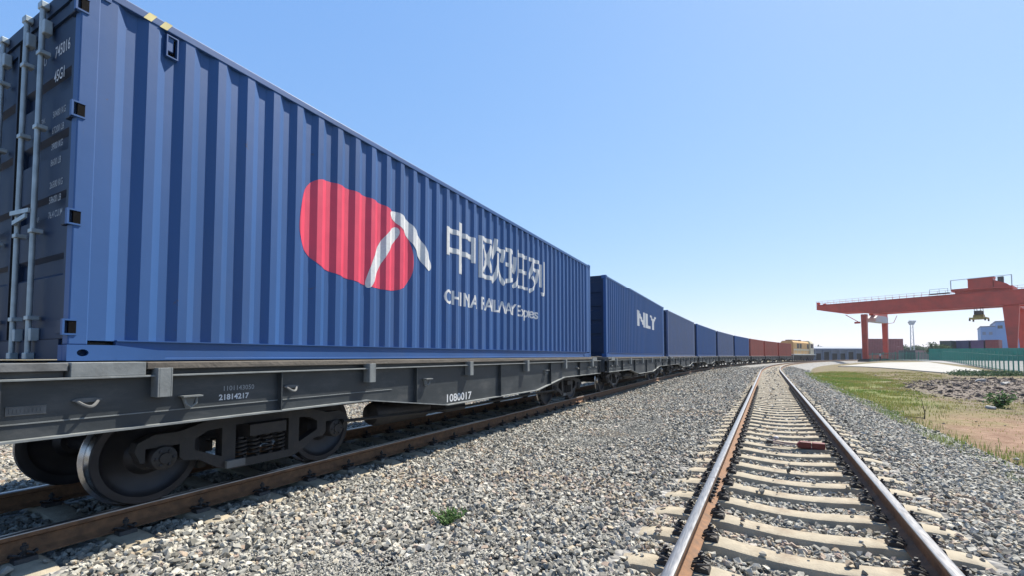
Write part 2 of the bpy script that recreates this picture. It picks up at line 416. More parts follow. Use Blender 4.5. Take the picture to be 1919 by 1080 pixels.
# ------------------------------------------------------------------ mesh helpers
class MB:
    def __init__(self):
        self.v = []; self.f = []
    def add(self, v, f):
        o = len(self.v); self.v += [tuple(p) for p in v]; self.f += [tuple(i + o for i in q) for q in f]; return self
    def box(self, x0, x1, y0, y1, z0, z1):
        x0, x1 = min(x0, x1), max(x0, x1); y0, y1 = min(y0, y1), max(y0, y1); z0, z1 = min(z0, z1), max(z0, z1)
        v = [(x0,y0,z0),(x1,y0,z0),(x1,y1,z0),(x0,y1,z0),(x0,y0,z1),(x1,y0,z1),(x1,y1,z1),(x0,y1,z1)]
        f = [(0,3,2,1),(4,5,6,7),(0,1,5,4),(1,2,6,5),(2,3,7,6),(3,0,4,7)]
        return self.add(v, f)
    def prism(self, poly, axis, a, b):
        """poly in the two other axes (x: yz, y: xz, z: xy)"""
        n = len(poly)
        def P(u, w, t):
            return {'x': (t, u, w), 'y': (u, t, w), 'z': (u, w, t)}[axis]
        v = [P(u, w, a) for u, w in poly] + [P(u, w, b) for u, w in poly]
        f = [tuple(range(n))[::-1], tuple(range(n, 2 * n))] + [(i, (i + 1) % n, n + (i + 1) % n, n + i) for i in range(n)]
        return self.add(v, f)
    def bar(self, p, q, w, h=None, up=(0, 0, 1)):
        p, q = Vector(p), Vector(q); h = h or w
        d = (q - p).normalized(); u = Vector(up)
        s = d.cross(u)
        if s.length < 1e-4: s = d.cross(Vector((1, 0, 0)))
        s.normalize(); t = s.cross(d)
        v = []
        for c in (p, q):
            for a, b in ((-1,-1),(1,-1),(1,1),(-1,1)):
                v.append(c + s * (a * w / 2) + t * (b * h / 2))
        return self.add(v, [(3,2,1,0),(4,5,6,7),(0,1,5,4),(1,2,6,5),(2,3,7,6),(3,0,4,7)])
    def tube(self, pts, r, n=8, closed=False):
        pts = [Vector(p) for p in pts]; rs = r if isinstance(r, (list, tuple)) else [r] * len(pts)
        m = len(pts); rings = []
        ref = None
        for i, p in enumerate(pts):
            a = pts[(i - 1) % m] if closed or i > 0 else p
            b = pts[(i + 1) % m] if closed or i < m - 1 else p
            d = (b - a).normalized()
            if ref is None:
                ref = Vector((0, 0, 1)) if abs(d.z) < 0.9 else Vector((1, 0, 0))
            s = d.cross(ref); s.normalize(); t = s.cross(d); ref = t
            rings.append([p + s * (rs[i] * math.cos(k * 2 * math.pi / n)) + t * (rs[i] * math.sin(k * 2 * math.pi / n)) for k in range(n)])
        v = [q for ring in rings for q in ring]
        f = []
        for i in range(m if closed else m - 1):
            j = (i + 1) % m
            for k in range(n):
                f.append((i*n+k, i*n+(k+1) % n, j*n+(k+1) % n, j*n+k))
        if not closed:
            f.append(tuple(range(n))[::-1]); f.append(tuple((m-1)*n+k for k in range(n)))
        return self.add(v, f)
    def lathe(self, prof, axis='x', n=32, c=(0, 0, 0)):
        """prof: list of (axial, radius)"""
        v = []; f = []
        for a, r in prof:
            for k in range(n):
                t = 2 * math.pi * k / n; u, w = r * math.cos(t), r * math.sin(t)
                p = {'x': (a, u, w), 'y': (u, a, w), 'z': (u, w, a)}[axis]
                v.append((p[0]+c[0], p[1]+c[1], p[2]+c[2]))
        for i in range(len(prof) - 1):
            for k in range(n):
                f.append((i*n+k, i*n+(k+1) % n, (i+1)*n+(k+1) % n, (i+1)*n+k))
        f.append(tuple(range(n))); f.append(tuple((len(prof)-1)*n+k for k in range(n))[::-1])
        return self.add(v, f)
    def mesh(self, name, mat=None, smooth=False):
        me = bpy.data.meshes.new(name)
        me.from_pydata(self.v, [], self.f)
        bm = bmesh.new(); bm.from_mesh(me)
        bmesh.ops.recalc_face_normals(bm, faces=bm.faces); bm.to_mesh(me); bm.free()
        if mat: me.materials.append(M[mat])
        if smooth: smooth_by_angle(me)
        return me
    def build(self, name, mat, parent=None, smooth=False, bevel=0.0, loc=None):
        return obj(name, self.mesh(name, mat, smooth), parent, bevel, loc)

def smooth_by_angle(me, ang=40):
    bm = bmesh.new(); bm.from_mesh(me)
    for f in bm.faces: f.smooth = True
    for e in bm.edges:
        if len(e.link_faces) == 2: e.smooth = e.calc_face_angle(0) < R(ang)
    bm.to_mesh(me); bm.free()

def obj(name, me, parent=None, bevel=0.0, loc=None, rot=None):
    o = bpy.data.objects.new(name, me); col.objects.link(o)
    if parent is not None: o.parent = parent
    if loc is not None: o.location = loc
    if rot is not None: o.rotation_euler = rot
    if bevel:
        b = o.modifiers.new('bevel', 'BEVEL'); b.width = bevel; b.segments = 2; b.limit_method = 'ANGLE'; b.angle_limit = R(35)
        b.harden_normals = False
    return o

def tag(o, label=None, cat=None, group=None, kind=None):
    if label: o['label'] = label
    if cat: o['category'] = cat
    if group: o['group'] = group
    if kind: o['kind'] = kind
    return o

def thing(name, label, cat, loc=(0, 0, 0), rz=0.0, group=None):
    o = bpy.data.objects.new(name, None); col.objects.link(o)
    o.empty_display_size = 0.3
    o.location = loc; o.rotation_euler = (0, 0, rz)
    return tag(o, label, cat, group)

def sub(name, parent, loc=(0, 0, 0), rz=0.0):
    o = bpy.data.objects.new(name, None); col.objects.link(o); o.parent = parent
    o.location = loc; o.rotation_euler = (0, 0, rz)
    return o

KIDS = {}
def copy_tree(o, parent=None):
    c = o.copy(); col.objects.link(c); c.parent = parent
    for ch in list(o.children):
        copy_tree(ch, c)
    return c

def curve_to_mesh(cu):
    o = bpy.data.objects.new('tmp', cu); col.objects.link(o)
    dg = bpy.context.evaluated_depsgraph_get()
    me = bpy.data.meshes.new_from_object(o.evaluated_get(dg))
    col.objects.unlink(o); bpy.data.objects.remove(o); bpy.data.curves.remove(cu)
    return me

def plate_mesh(loops, thick):
    cu = bpy.data.curves.new('plate', 'CURVE'); cu.dimensions = '2D'; cu.fill_mode = 'BOTH' if thick else 'BACK'
    cu.extrude = thick / 2
    for lp in loops:
        sp = cu.splines.new('POLY'); sp.points.add(len(lp) - 1)
        for p, (a, b) in zip(sp.points, lp): p.co = (a, b, 0, 1)
        sp.use_cyclic_u = True
    return curve_to_mesh(cu)

def text_mesh(body, size, align='LEFT', bold=0.0, xs=1.0):
    cu = bpy.data.curves.new('lettering', 'FONT'); cu.body = body; cu.size = size; cu.align_x = align; cu.align_y = 'BOTTOM_BASELINE'
    cu.offset = bold; cu.fill_mode = 'FRONT'; cu.resolution_u = 3
    me = curve_to_mesh(cu)
    if xs != 1.0:
        for v in me.vertices: v.co.x *= xs
    return me

def remap(me, fn, mat):
    for v in me.vertices: v.co = fn(v.co)
    me.materials.clear(); me.materials.append(M[mat])
    bm = bmesh.new(); bm.from_mesh(me)
    bm.to_mesh(me); bm.free()
    return me

def drape(me, creases, fn, mat):
    """cut a flat print at the creases of the corrugated wall, then lay it on the wall"""
    bm = bmesh.new(); bm.from_mesh(me)
    xs = [v.co.x for v in bm.verts]
    lo, hi = min(xs), max(xs)
    for c in creases:
        if lo < c < hi:
            bmesh.ops.bisect_plane(bm, geom=bm.verts[:] + bm.edges[:] + bm.faces[:], plane_co=(c, 0, 0), plane_no=(1, 0, 0), dist=1e-5)
    for v in bm.verts: v.co = fn(v.co)
    bm.to_mesh(me); bm.free()
    me.materials.clear(); me.materials.append(M[mat])
    return me
# ================================================================== the setting
def grid_mesh(name, xs, ys, zf, mat):
    X, Y = np.meshgrid(xs, ys)
    Z = zf(X.ravel(), Y.ravel())
    v = np.stack([X.ravel(), Y.ravel(), Z], 1)
    nx, ny = len(xs), len(ys)
    i = np.arange(nx * ny).reshape(ny, nx)
    f = np.stack([i[:-1, :-1].ravel(), i[:-1, 1:].ravel(), i[1:, 1:].ravel(), i[1:, :-1].ravel()], 1)
    me = bpy.data.meshes.new(name)
    me.from_pydata(v.tolist(), [], f.tolist()); me.materials.append(M[mat])
    for p in me.polygons: p.use_smooth = True
    return me

def spread(a, b, step, far, k=1.35):
    xs = list(np.arange(a, b + 1e-6, step))
    s = step
    while xs[-1] < far: s *= k; xs.append(xs[-1] + s)
    s = step
    while xs[0] > -far: s *= k; xs.insert(0, xs[0] - s)
    return np.array(xs)

ground = obj('ground', grid_mesh('ground', spread(-14, 70, 0.6, 2500), spread(-4, 110, 0.8, 2500), field_z, 'field_ground'))
tag(ground, kind='structure')

# ballast bed: a ribbon along both tracks
def ribbon():
    s = np.concatenate([np.arange(-6, 40, 0.4), np.arange(40, 120, 1.5), np.arange(120, 330, 5.0)])
    d = np.unique(np.concatenate([np.array(PD), np.arange(-13, 4.41, 0.2), np.array([-24.0])]))
    S, Dm = np.meshgrid(s, d)
    x, y, _h = NEAR.many(S.ravel(), Dm.ravel())
    z = bed_xy(x, y) + 0.012 * np.sin(S.ravel() * 5.1 + Dm.ravel() * 7.3) * np.sin(Dm.ravel() * 4.7 - S.ravel() * 3.3)
    n, m = len(s), len(d)
    i = np.arange(n * m).reshape(m, n)
    f = np.stack([i[:-1, :-1].ravel(), i[:-1, 1:].ravel(), i[1:, 1:].ravel(), i[1:, :-1].ravel()], 1)
    me = bpy.data.meshes.new('ballast_bed')
    me.from_pydata(np.stack([x, y, z], 1).tolist(), [], f.tolist()); me.materials.append(M['ballast_bed'])
    for p in me.polygons: p.use_smooth = True
    return me
tag(obj('ballast_bed', ribbon()), kind='structure')

# concrete pad and yard paving (thin raised sheets that follow the ground)
def sheet(name, poly, mat, lift, n=14):
    a, b, c, d = [Vector(p) for p in poly]
    v = []; f = []
    for i in range(n + 1):
        for j in range(n + 1):
            u, w = i / n, j / n
            p = (a * (1-u) + b * u) * (1-w) + (d * (1-u) + c * u) * w
            v.append((p.x, p.y, gz(p.x, p.y) + lift))
    N1 = n + 1
    for i in range(n):
        for j in range(n):
            f.append((i*N1+j, (i+1)*N1+j, (i+1)*N1+j+1, i*N1+j+1))
    # skirt
    rim = [i*N1 for i in range(n+1)] + [n*N1+j for j in range(1, n+1)] + [i*N1+n for i in range(n-1, -1, -1)] + [j for j in range(n-1, 0, -1)]
    o = len(v)
    for k in rim: v.append((v[k][0], v[k][1], v[k][2] - lift - 0.25))
    for k in range(len(rim)):
        k2 = (k + 1) % len(rim)
        f.append((rim[k], rim[k2], o + k2, o + k))
    me = bpy.data.meshes.new(name); me.from_pydata(v, [], f); me.materials.append(M[mat])
    bm = bmesh.new(); bm.from_mesh(me); bmesh.ops.recalc_face_normals(bm, faces=bm.faces); bm.to_mesh(me); bm.free()
    return me

def gp(px, py):
    """ground point seen at a pixel (marches along the ray)"""
    D = 5.0
    while D < 400:
        p = at(px, py, D)
        if p.z <= gz(p.x, p.y): break
        D *= 1.06
    lo, hi = D / 1.06, D
    for _ in range(9):
        m = (lo + hi) / 2; p = at(px, py, m)
        if p.z <= gz(p.x, p.y): hi = m
        else: lo = m
    return at(px, py, hi)
pad_c = [gp(1640, 698.5), gp(1800, 703.0), gp(1843, 696.5), gp(1738, 681.0), gp(1571, 688.0)]
tag(obj('concrete_pad', sheet('concrete_pad', [gp(1571, 688.5), gp(1800, 703.5), gp(1846, 697), gp(1738, 680.5)], 'slab_concrete', 0.10)), kind='structure')
ya, yb = at(1700, 668, 99), at(2250, 668, 30)
yc, yd = at(2500, 668, 300), at(1600, 668, 300)
tag(obj('yard_pavement', sheet('yard_pavement', [ya, yb, yc, yd], 'yard_paving', 0.03, 24)), kind='structure')

# ================================================================== railway tracks
RAIL_H = [(-0.075, -0.176), (0.075, -0.176), (0.075, -0.166), (0.03, -0.152), (0.0095, -0.138), (0.0085, -0.06), (0.014, -0.047), (0.0355, -0.036)]
def rail_profile():
    half = [(0.0, -0.176), (0.075, -0.176), (0.075, -0.165), (0.030, -0.151), (0.0105, -0.137), (0.0085, -0.095), (0.0095, -0.055), (0.0345, -0.041), (0.0365, -0.012)]
    return half
def rail_mesh(line, s0, s1, d, step):
    half = rail_profile()
    body = half[1:] + [(-a, b) for a, b in reversed(half[1:])]
    top = [(0.0365, -0.0125), (0.0345, -0.004), (0.026, -0.001), (0.012, 0.0), (-0.012, 0.0), (-0.026, -0.001), (-0.0345, -0.004), (-0.0365, -0.0125)]
    ss = list(np.arange(s0, s1, step)) + [s1]
    mats = []; v = []; f = []
    ring = body + top[1:-1][::-1] if False else None
    prof = [(half[i], 0) for i in range(1, len(half))]
    pts = [p for p in half[1:]] + top[1:-1] + [(-a, b) for a, b in reversed(half[1:])]
    n = len(pts); nb = len(half) - 1
    for s in ss:
        for a, b in pts:
            x, y, h = line.at(s, d + a)
            v.append((x, y, b))
    for i in range(len(ss) - 1):
        for k in range(n):
            k2 = (k + 1) % n
            f.append((i*n+k, i*n+k2, (i+1)*n+k2, (i+1)*n+k))
            mats.append(1 if (nb - 1 <= k < nb + len(top) - 2) else 0)
    f.append(tuple(range(n))); mats.append(0)
    f.append(tuple((len(ss)-1)*n+k for k in range(n))); mats.append(0)
    me = bpy.data.meshes.new('rail'); me.from_pydata(v, [], f)
    me.materials.append(M['rail_rust']); me.materials.append(M['rail_top'])
    for p, m_ in zip(me.polygons, mats): p.material_index = m_
    bm = bmesh.new(); bm.from_mesh(me); bmesh.ops.recalc_face_normals(bm, faces=bm.faces); bm.to_mesh(me); bm.free()
    smooth_by_angle(me, 35)
    return me

def sleeper_mesh():
    st = [(-1.30, -0.262), (-1.285, -0.245), (-1.08, -0.192), (-0.98, -0.186), (-0.55, -0.186), (-0.38, -0.205), (-0.18, -0.222), (0.0, -0.225),
          (0.18, -0.222), (0.38, -0.205), (0.55, -0.186), (0.98, -0.186), (1.08, -0.192), (1.285, -0.245), (1.30, -0.262)]
    v = []; f = []
    for x, zt in st:
        wt = 0.100 if abs(x) > 0.5 else 0.090 + 0.02 * abs(x)
        pr = [(-0.15, -0.42), (-wt - 0.016, zt - 0.030), (-wt - 0.009, zt - 0.008), (-wt + 0.008, zt), (wt - 0.008, zt), (wt + 0.009, zt - 0.008), (wt + 0.016, zt - 0.030), (0.15, -0.42)]
        for y, z in pr: v.append((x, y, z))
    n = 8
    for i in range(len(st) - 1):
        for k in range(n):
            f.append((i*n+k, i*n+(k+1) % n, (i+1)*n+(k+1) % n, (i+1)*n+k))
    f.append(tuple(range(n))); f.append(tuple((len(st)-1)*n+k for k in range(n)))
    b = MB(); b.v = v; b.f = f
    return b.mesh('sleeper', 'sleeper_concrete', True)

def clip_mesh(side):
    """elastic clip, pad shoulder and bolt on one side of a rail foot; side +1: the clip lies to the right of the rail"""
    b = MB(); s = side
    x = lambda a: s * a
    b.prism([(x(0.078), -0.186), (x(0.175), -0.186), (x(0.165), -0.155), (x(0.105), -0.148), (x(0.078), -0.160)], 'y', -0.062, 0.062)
    pts = [(x(0.060), -0.062, -0.152), (x(0.10), -0.070, -0.128), (x(0.150), -0.060, -0.122), (x(0.168), -0.036, -0.130), (x(0.135), -0.015, -0.118), (x(0.062), -0.012, -0.146),
           (x(0.062), 0.012, -0.146), (x(0.135), 0.015, -0.118), (x(0.168), 0.036, -0.130), (x(0.150), 0.060, -0.122), (x(0.10), 0.070, -0.128), (x(0.060), 0.062, -0.152)]
    b.tube(pts, 0.0085, 6)
    b.lathe([(-0.16, 0.013), (-0.10, 0.013), (-0.10, 0.023), (-0.078, 0.023), (-0.074, 0.012), (-0.06, 0.012)], 'z', 8, (x(0.118), 0, 0))
    return b.mesh('rail_clip', 'clip_black')

sleeper_me = sleeper_mesh()
clip_me = {1: clip_mesh(1), -1: clip_mesh(-1)}

def build_track(line, label, joint, n_single, n_clips, s_start, clip_sides, stuff_end):
    t = thing('railway_track', label, 'railway track', (0, 0, 0))
    for side in (-1, 1):
        dd = side * 0.7535
        if side == -1 and joint:
            obj('rail', rail_mesh(line, -5.0, joint, dd, 0.8), t)
            obj('rail', rail_mesh(line, joint + 0.009, 300.0, dd, 2.0), t)
            for q in (-1, 1):
                b = MB()
                b.prism([(q*0.0115, -0.135), (q*0.032, -0.146), (q*0.034, -0.125), (q*0.024, -0.10), (q*0.026, -0.065), (q*0.0345, -0.05), (q*0.0115, -0.056)], 'y', -0.41, 0.41)
                jx, jy, jh = line.at(joint + 0.0045, dd)
                fp = b.build('fishplate', 'clip_black', t, bevel=0.002, loc=(jx, jy, 0)); fp.rotation_euler = (0, 0, -jh)
                for k in range(6):
                    yk = (k - 2.5) * 0.14
                    bb = MB(); bb.lathe([(q*0.020, 0.019), (q*0.048, 0.019), (q*0.050, 0.010), (q*0.064, 0.010)], 'x', 6, (0, yk, -0.095))
                    bb.build('bolt', 'clip_black', fp)
        else:
            obj('rail', rail_mesh(line, -5.0, 300.0, dd, 2.0), t)
    s = s_start; i = 0
    r2 = random.Random(3)
    while i < n_single:
        x, y, h = line.at(s)
        o = obj('sleeper', sleeper_me, t, loc=(x, y, r2.uniform(-0.004, 0.004)), rot=(0, 0, -h + r2.uniform(-0.006, 0.006)))
        if i < n_clips:
            for rs in (-1, 1):
                for sd in (-1, 1):
                    if (rs, sd) in clip_sides:
                        obj('rail_clip', clip_me[sd], o, loc=(rs * 0.7535, r2.uniform(-0.006, 0.006), 0))
        s += 0.6; i += 1
    # too far off to tell apart: the rest of the sleepers in one part
    base_v = np.array([v.co[:] for v in sleeper_me.vertices]); base_f = [tuple(p.vertices) for p in sleeper_me.polygons]
    vs_, fs_ = [], []
    while s < stuff_end:
        x, y, h = line.at(s)
        c, q = math.cos(-h), math.sin(-h)
        o0 = len(vs_)
        vs_ += [(x + a[0]*c - a[1]*q, y + a[0]*q + a[1]*c, a[2]) for a in base_v]
        fs_ += [tuple(k + o0 for k in ff) for ff in base_f]
        s += 0.6
    me = bpy.data.meshes.new('sleeper_row'); me.from_pydata(vs_, [], fs_); me.materials.append(M['sleeper_concrete'])
    tag(obj('sleeper_row', me, t), kind='stuff')
    return t
SL0_NEAR, SL0_TRAIN = 0.42, 0.13
build_track(NEAR, 'empty railway track with pale concrete sleepers curving away, unshaded, beside the container train', 5.30, 110, 40, SL0_NEAR,
            {(-1, -1), (-1, 1), (1, -1), (1, 1)}, 235)
build_track(TRAIN, 'shaded railway track under the container train, only its sleeper ends in sunlight', None, 60, 26, SL0_TRAIN, {(1, 1), (1, -1), (-1, 1)}, 190)

# ------------------------------------------------------------------ ballast stones
def stone_meshes(n=10, npts=13, seed=5):
    r = np.random.default_rng(seed); out = []
    for k in range(n):
        p = r.normal(size=(npts, 3)); p /= np.linalg.norm(p, axis=1)[:, None]
        p *= r.uniform(0.75, 1.12, size=(npts, 1))
        p *= np.array([1.0, r.uniform(0.62, 0.9), r.uniform(0.5, 0.78)])
        bm = bmesh.new()
        for q in p: bm.verts.new(q)
        res = bmesh.ops.convex_hull(bm, input=bm.verts[:])
        bmesh.ops.delete(bm, geom=[g for g in bm.verts if not g.link_faces], context='VERTS')
        bmesh.ops.dissolve_limit(bm, angle_limit=R(14), verts=bm.verts, edges=bm.edges)
        me = bpy.data.meshes.new('stone'); bm.to_mesh(me); bm.free()
        me.materials.append(M['ballast_stone'])
        out.append(me)
    return out

def stone_collection(name, meshes):
    c = bpy.data.collections.new(name)
    for k, me in enumerate(meshes):
        c.objects.link(bpy.data.objects.new('ballast_stone_source', me))
    return c
stone_col = stone_collection('stone_sources', stone_meshes())

def scatter(name, pos, scale, rot, tint, collection, label=None):
    me = bpy.data.meshes.new(name)
    n = len(pos)
    me.vertices.add(n); me.vertices.foreach_set('co', np.asarray(pos, dtype=np.float32).ravel())
    for nm, typ, dat in (('scl', 'FLOAT', scale), ('tint', 'FLOAT', tint)):
        a = me.attributes.new(nm, typ, 'POINT'); a.data.foreach_set('value', np.asarray(dat, dtype=np.float32))
    a = me.attributes.new('rot', 'FLOAT_VECTOR', 'POINT'); a.data.foreach_set('vector', np.asarray(rot, dtype=np.float32).ravel())
    o = obj(name, me)
    ng = bpy.data.node_groups.new(name, 'GeometryNodeTree')
    ng.interface.new_socket('Geometry', in_out='INPUT', socket_type='NodeSocketGeometry')
    ng.interface.new_socket('Geometry', in_out='OUTPUT', socket_type='NodeSocketGeometry')
    gi = ng.nodes.new('NodeGroupInput'); go = ng.nodes.new('NodeGroupOutput')
    iop = ng.nodes.new('GeometryNodeInstanceOnPoints')
    ci = ng.nodes.new('GeometryNodeCollectionInfo'); ci.inputs['Collection'].default_value = collection
    ci.inputs['Separate Children'].default_value = True; ci.inputs['Reset Children'].default_value = True
    iop.inputs['Pick Instance'].default_value = True
    def attr(nm, typ):
        a = ng.nodes.new('GeometryNodeInputNamedAttribute'); a.data_type = typ; a.inputs['Name'].default_value = nm; return a.outputs['Attribute']
    ng.links.new(gi.outputs[0], iop.inputs['Points'])
    ng.links.new(ci.outputs[0], iop.inputs['Instance'])
    ng.links.new(attr('rot', 'FLOAT_VECTOR'), iop.inputs['Rotation'])
    ng.links.new(attr('scl', 'FLOAT'), iop.inputs['Scale'])
    ng.links.new(iop.outputs[0], go.inputs[0])
    md = o.modifiers.new('scatter', 'NODES'); md.node_group = ng
    return o

def value_noise(x, y, cell, seed):
    r = np.random.default_rng(seed); T = r.random((64, 64))
    u, v = x / cell, y / cell
    i, j = np.floor(u).astype(int), np.floor(v).astype(int); fu, fv = u - i, v - j
    fu = fu*fu*(3-2*fu); fv = fv*fv*(3-2*fv)
    g = lambda a, b: T[a % 64, b % 64]
    return (g(i, j)*(1-fu)*(1-fv) + g(i+1, j)*fu*(1-fv) + g(i, j+1)*(1-fu)*fv + g(i+1, j+1)*fu*fv)

def ballast_points():
    P = []
    # (depth range, stones per square metre, mean size, spread of sizes)
    for D0, D1, dens, sz in ((1.2, 5.5, 1300, 0.0258), (5.5, 10.0, 1100, 0.0268), (10.0, 18.0, 600, 0.033), (18.0, 34.0, 230, 0.044), (34.0, 62.0, 60, 0.06)):
        area = 0.5 * (D1**2 - D0**2) * 2.6 + (D1 - D0) * 5
        n = int(area * dens)
        D = np.sqrt(rng.uniform(D0**2, D1**2, n)); a = rng.uniform(-1, 1, n) * (1.25 * D + 1.5)
        x = FWD.x * D + RIGHT.x * a; y = FWD.y * D + RIGHT.y * a
        d = lateral_np(x, y)
        fr = value_noise(x, y, 0.8, 4)
        edge = 3.15 + 0.9 * (fr - 0.5)
        fade = np.where(d > edge, np.exp(-(d - edge) / 0.22), 1.0)
        keep = (d > -14.0) & (rng.random(n) < fade)
        x, y, d, fr = x[keep], y[keep], d[keep], fr[keep]
        ok = np.ones(len(x), bool)
        size = np.minimum(sz * np.exp(rng.normal(0, 0.33, len(x))), sz * 1.75)
        lift = rng.uniform(-0.35, 0.75, len(x)) * size
        bz = bed_xy(x, y)
        for ln_, s0 in ((NEAR, SL0_NEAR), (TRAIN, SL0_TRAIN)):
            s, q = ln_.local(x, y)
            ph = np.abs((s - s0 + 0.3) % 0.6 - 0.3)
            on_sl = (np.abs(q) < 1.27 - 0.0 * q) & (ph < 0.14) & (s > s0 - 0.3)
            end = (np.abs(q) > 1.02)
            stray = rng.random(len(x)) < np.where(end, 0.045, 0.012)
            ok &= ~on_sl | stray
            lift = np.where(on_sl & stray, -0.186 - np.where(end, (np.abs(q) - 1.02) * 0.2, 0.02) - bz + 0.5 * size, lift)
            ok &= ~(np.abs(np.abs(q) - 0.7535) < 0.085)
            near = np.abs(np.abs(q) - 0.7535) < 0.2
            ok &= ~(near & (ph < 0.15))
        # patch of fine chippings between the tracks
        fine = np.exp(-(((d + 2.75) / 0.62) ** 2)) * (value_noise(x, y, 1.7, 9) > 0.30) * (s < 12)
        fine = np.clip(fine * 1.3, 0, 1)
        is_f = rng.random(len(x)) < fine * 0.9
        size = np.where(is_f, size * 0.48, size)
        lift = np.where(is_f, rng.uniform(-0.3, 0.9, len(x)) * size + 0.012, lift)
        x, y, d, size, lift = x[ok], y[ok], d[ok], size[ok], lift[ok]
        z = bz[ok] + lift
        P.append(np.stack([x, y, z, size, is_f[ok].astype(float)], 1))
    # extra fine chippings
    n = 26000
    d = rng.normal(-2.75, 0.5, n); s = rng.uniform(1.0, 9.5, n)
    x, y, _h = NEAR.many(s, d); size = 0.0105 * np.exp(rng.normal(0, 0.3, n))
    keep = value_noise(x, y, 1.7, 9) > 0.36
    P.append(np.stack([x, y, bed_xy(x, y) + 0.012 + rng.uniform(0, 1.2, n) * size, size, np.ones(n)], 1)[keep])
    return np.concatenate(P)
bp_ = ballast_points()
n_ = len(bp_)
tint = rng.random(n_) ** 1.15
tint = np.where(bp_[:, 4] > 0.5, 0.25 + 0.45 * rng.random(n_), tint)
warm = value_noise(bp_[:, 0], bp_[:, 1], 0.9, 21) > 0.72
tint = np.where(warm & (rng.random(n_) < 0.35), rng.uniform(0.84, 0.97, n_), tint)
rot = np.stack([rng.normal(0, 0.55, n_), rng.normal(0, 0.55, n_), rng.uniform(0, 6.283, n_)], 1)
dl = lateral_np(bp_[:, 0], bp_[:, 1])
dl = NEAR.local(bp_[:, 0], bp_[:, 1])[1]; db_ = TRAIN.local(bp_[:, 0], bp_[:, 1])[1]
for dq in (dl, db_):                                              # rust-stained stones beside the rails
    q = np.abs(np.abs(dq) - 0.7535)
    tint = np.where((q < 0.35) & (rng.random(n_) < 0.6 * np.exp(-q / 0.18)), rng.uniform(0.85, 0.96, n_), tint)
tint = np.where((db_ > -1.45) & (db_ < 1.13), tint * 0.45, tint)       # darker stones under the train: its shade put into the tint
print('ballast stones', n_)
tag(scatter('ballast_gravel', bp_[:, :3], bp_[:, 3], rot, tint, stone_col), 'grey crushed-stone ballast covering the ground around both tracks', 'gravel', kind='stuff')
# ================================================================== the container train
CL, CW, CH = 12.192, 2.438, 2.896
Z_DECK = 1.263                       # underside of the containers above the rails
PER, OUT_, FLK, INN, DEP = 0.278, 0.072, 0.068, 0.070, 0.036
CORR_A, N_CORR = -CL / 2 + 0.222, 42
CORR_X = CW / 2 - 0.010
def corr_points():
    pts = [(-CL / 2 + 0.10, 0.0)]; y = CORR_A
    for k in range(N_CORR):
        pts += [(y, 0.0), (y + FLK, DEP), (y + FLK + INN, DEP), (y + 2 * FLK + INN, 0.0)]
        y += PER
    pts.append((CL / 2 - 0.10, 0.0))
    return pts
CORR = corr_points()
CY_, CD_ = [p[0] for p in CORR], [p[1] for p in CORR]
def corr_x(y): return CORR_X - float(np.interp(y, CY_, CD_))

def rounded(u0, u1, w0, w1, r, n=6):
    out = []
    for cx, cy, a0 in ((u1 - r, w1 - r, 0), (u0 + r, w1 - r, 90), (u0 + r, w0 + r, 180), (u1 - r, w0 + r, 270)):
        for k in range(n + 1):
            a = R(a0 + 90 * k / n); out.append((cx + r * math.cos(a), cy + r * math.sin(a)))
    return out
def oval(cx, cy, a, b, n=20):
    return [(cx + a * math.cos(2 * math.pi * k / n), cy + b * math.sin(2 * math.pi * k / n)) for k in range(n)]

def side_panel_mesh(sign, z0=0.15, z1=CH - 0.075):
    b = MB(); v = []; f = []
    for y, dx in CORR:
        v += [(sign * (CORR_X - dx), y, z0), (sign * (CORR_X - dx), y, z1)]
    for i in range(len(CORR) - 1): f.append((2*i, 2*i+2, 2*i+3, 2*i+1))
    me = bpy.data.meshes.new('side_panel'); me.from_pydata(v, [], f)
    return me

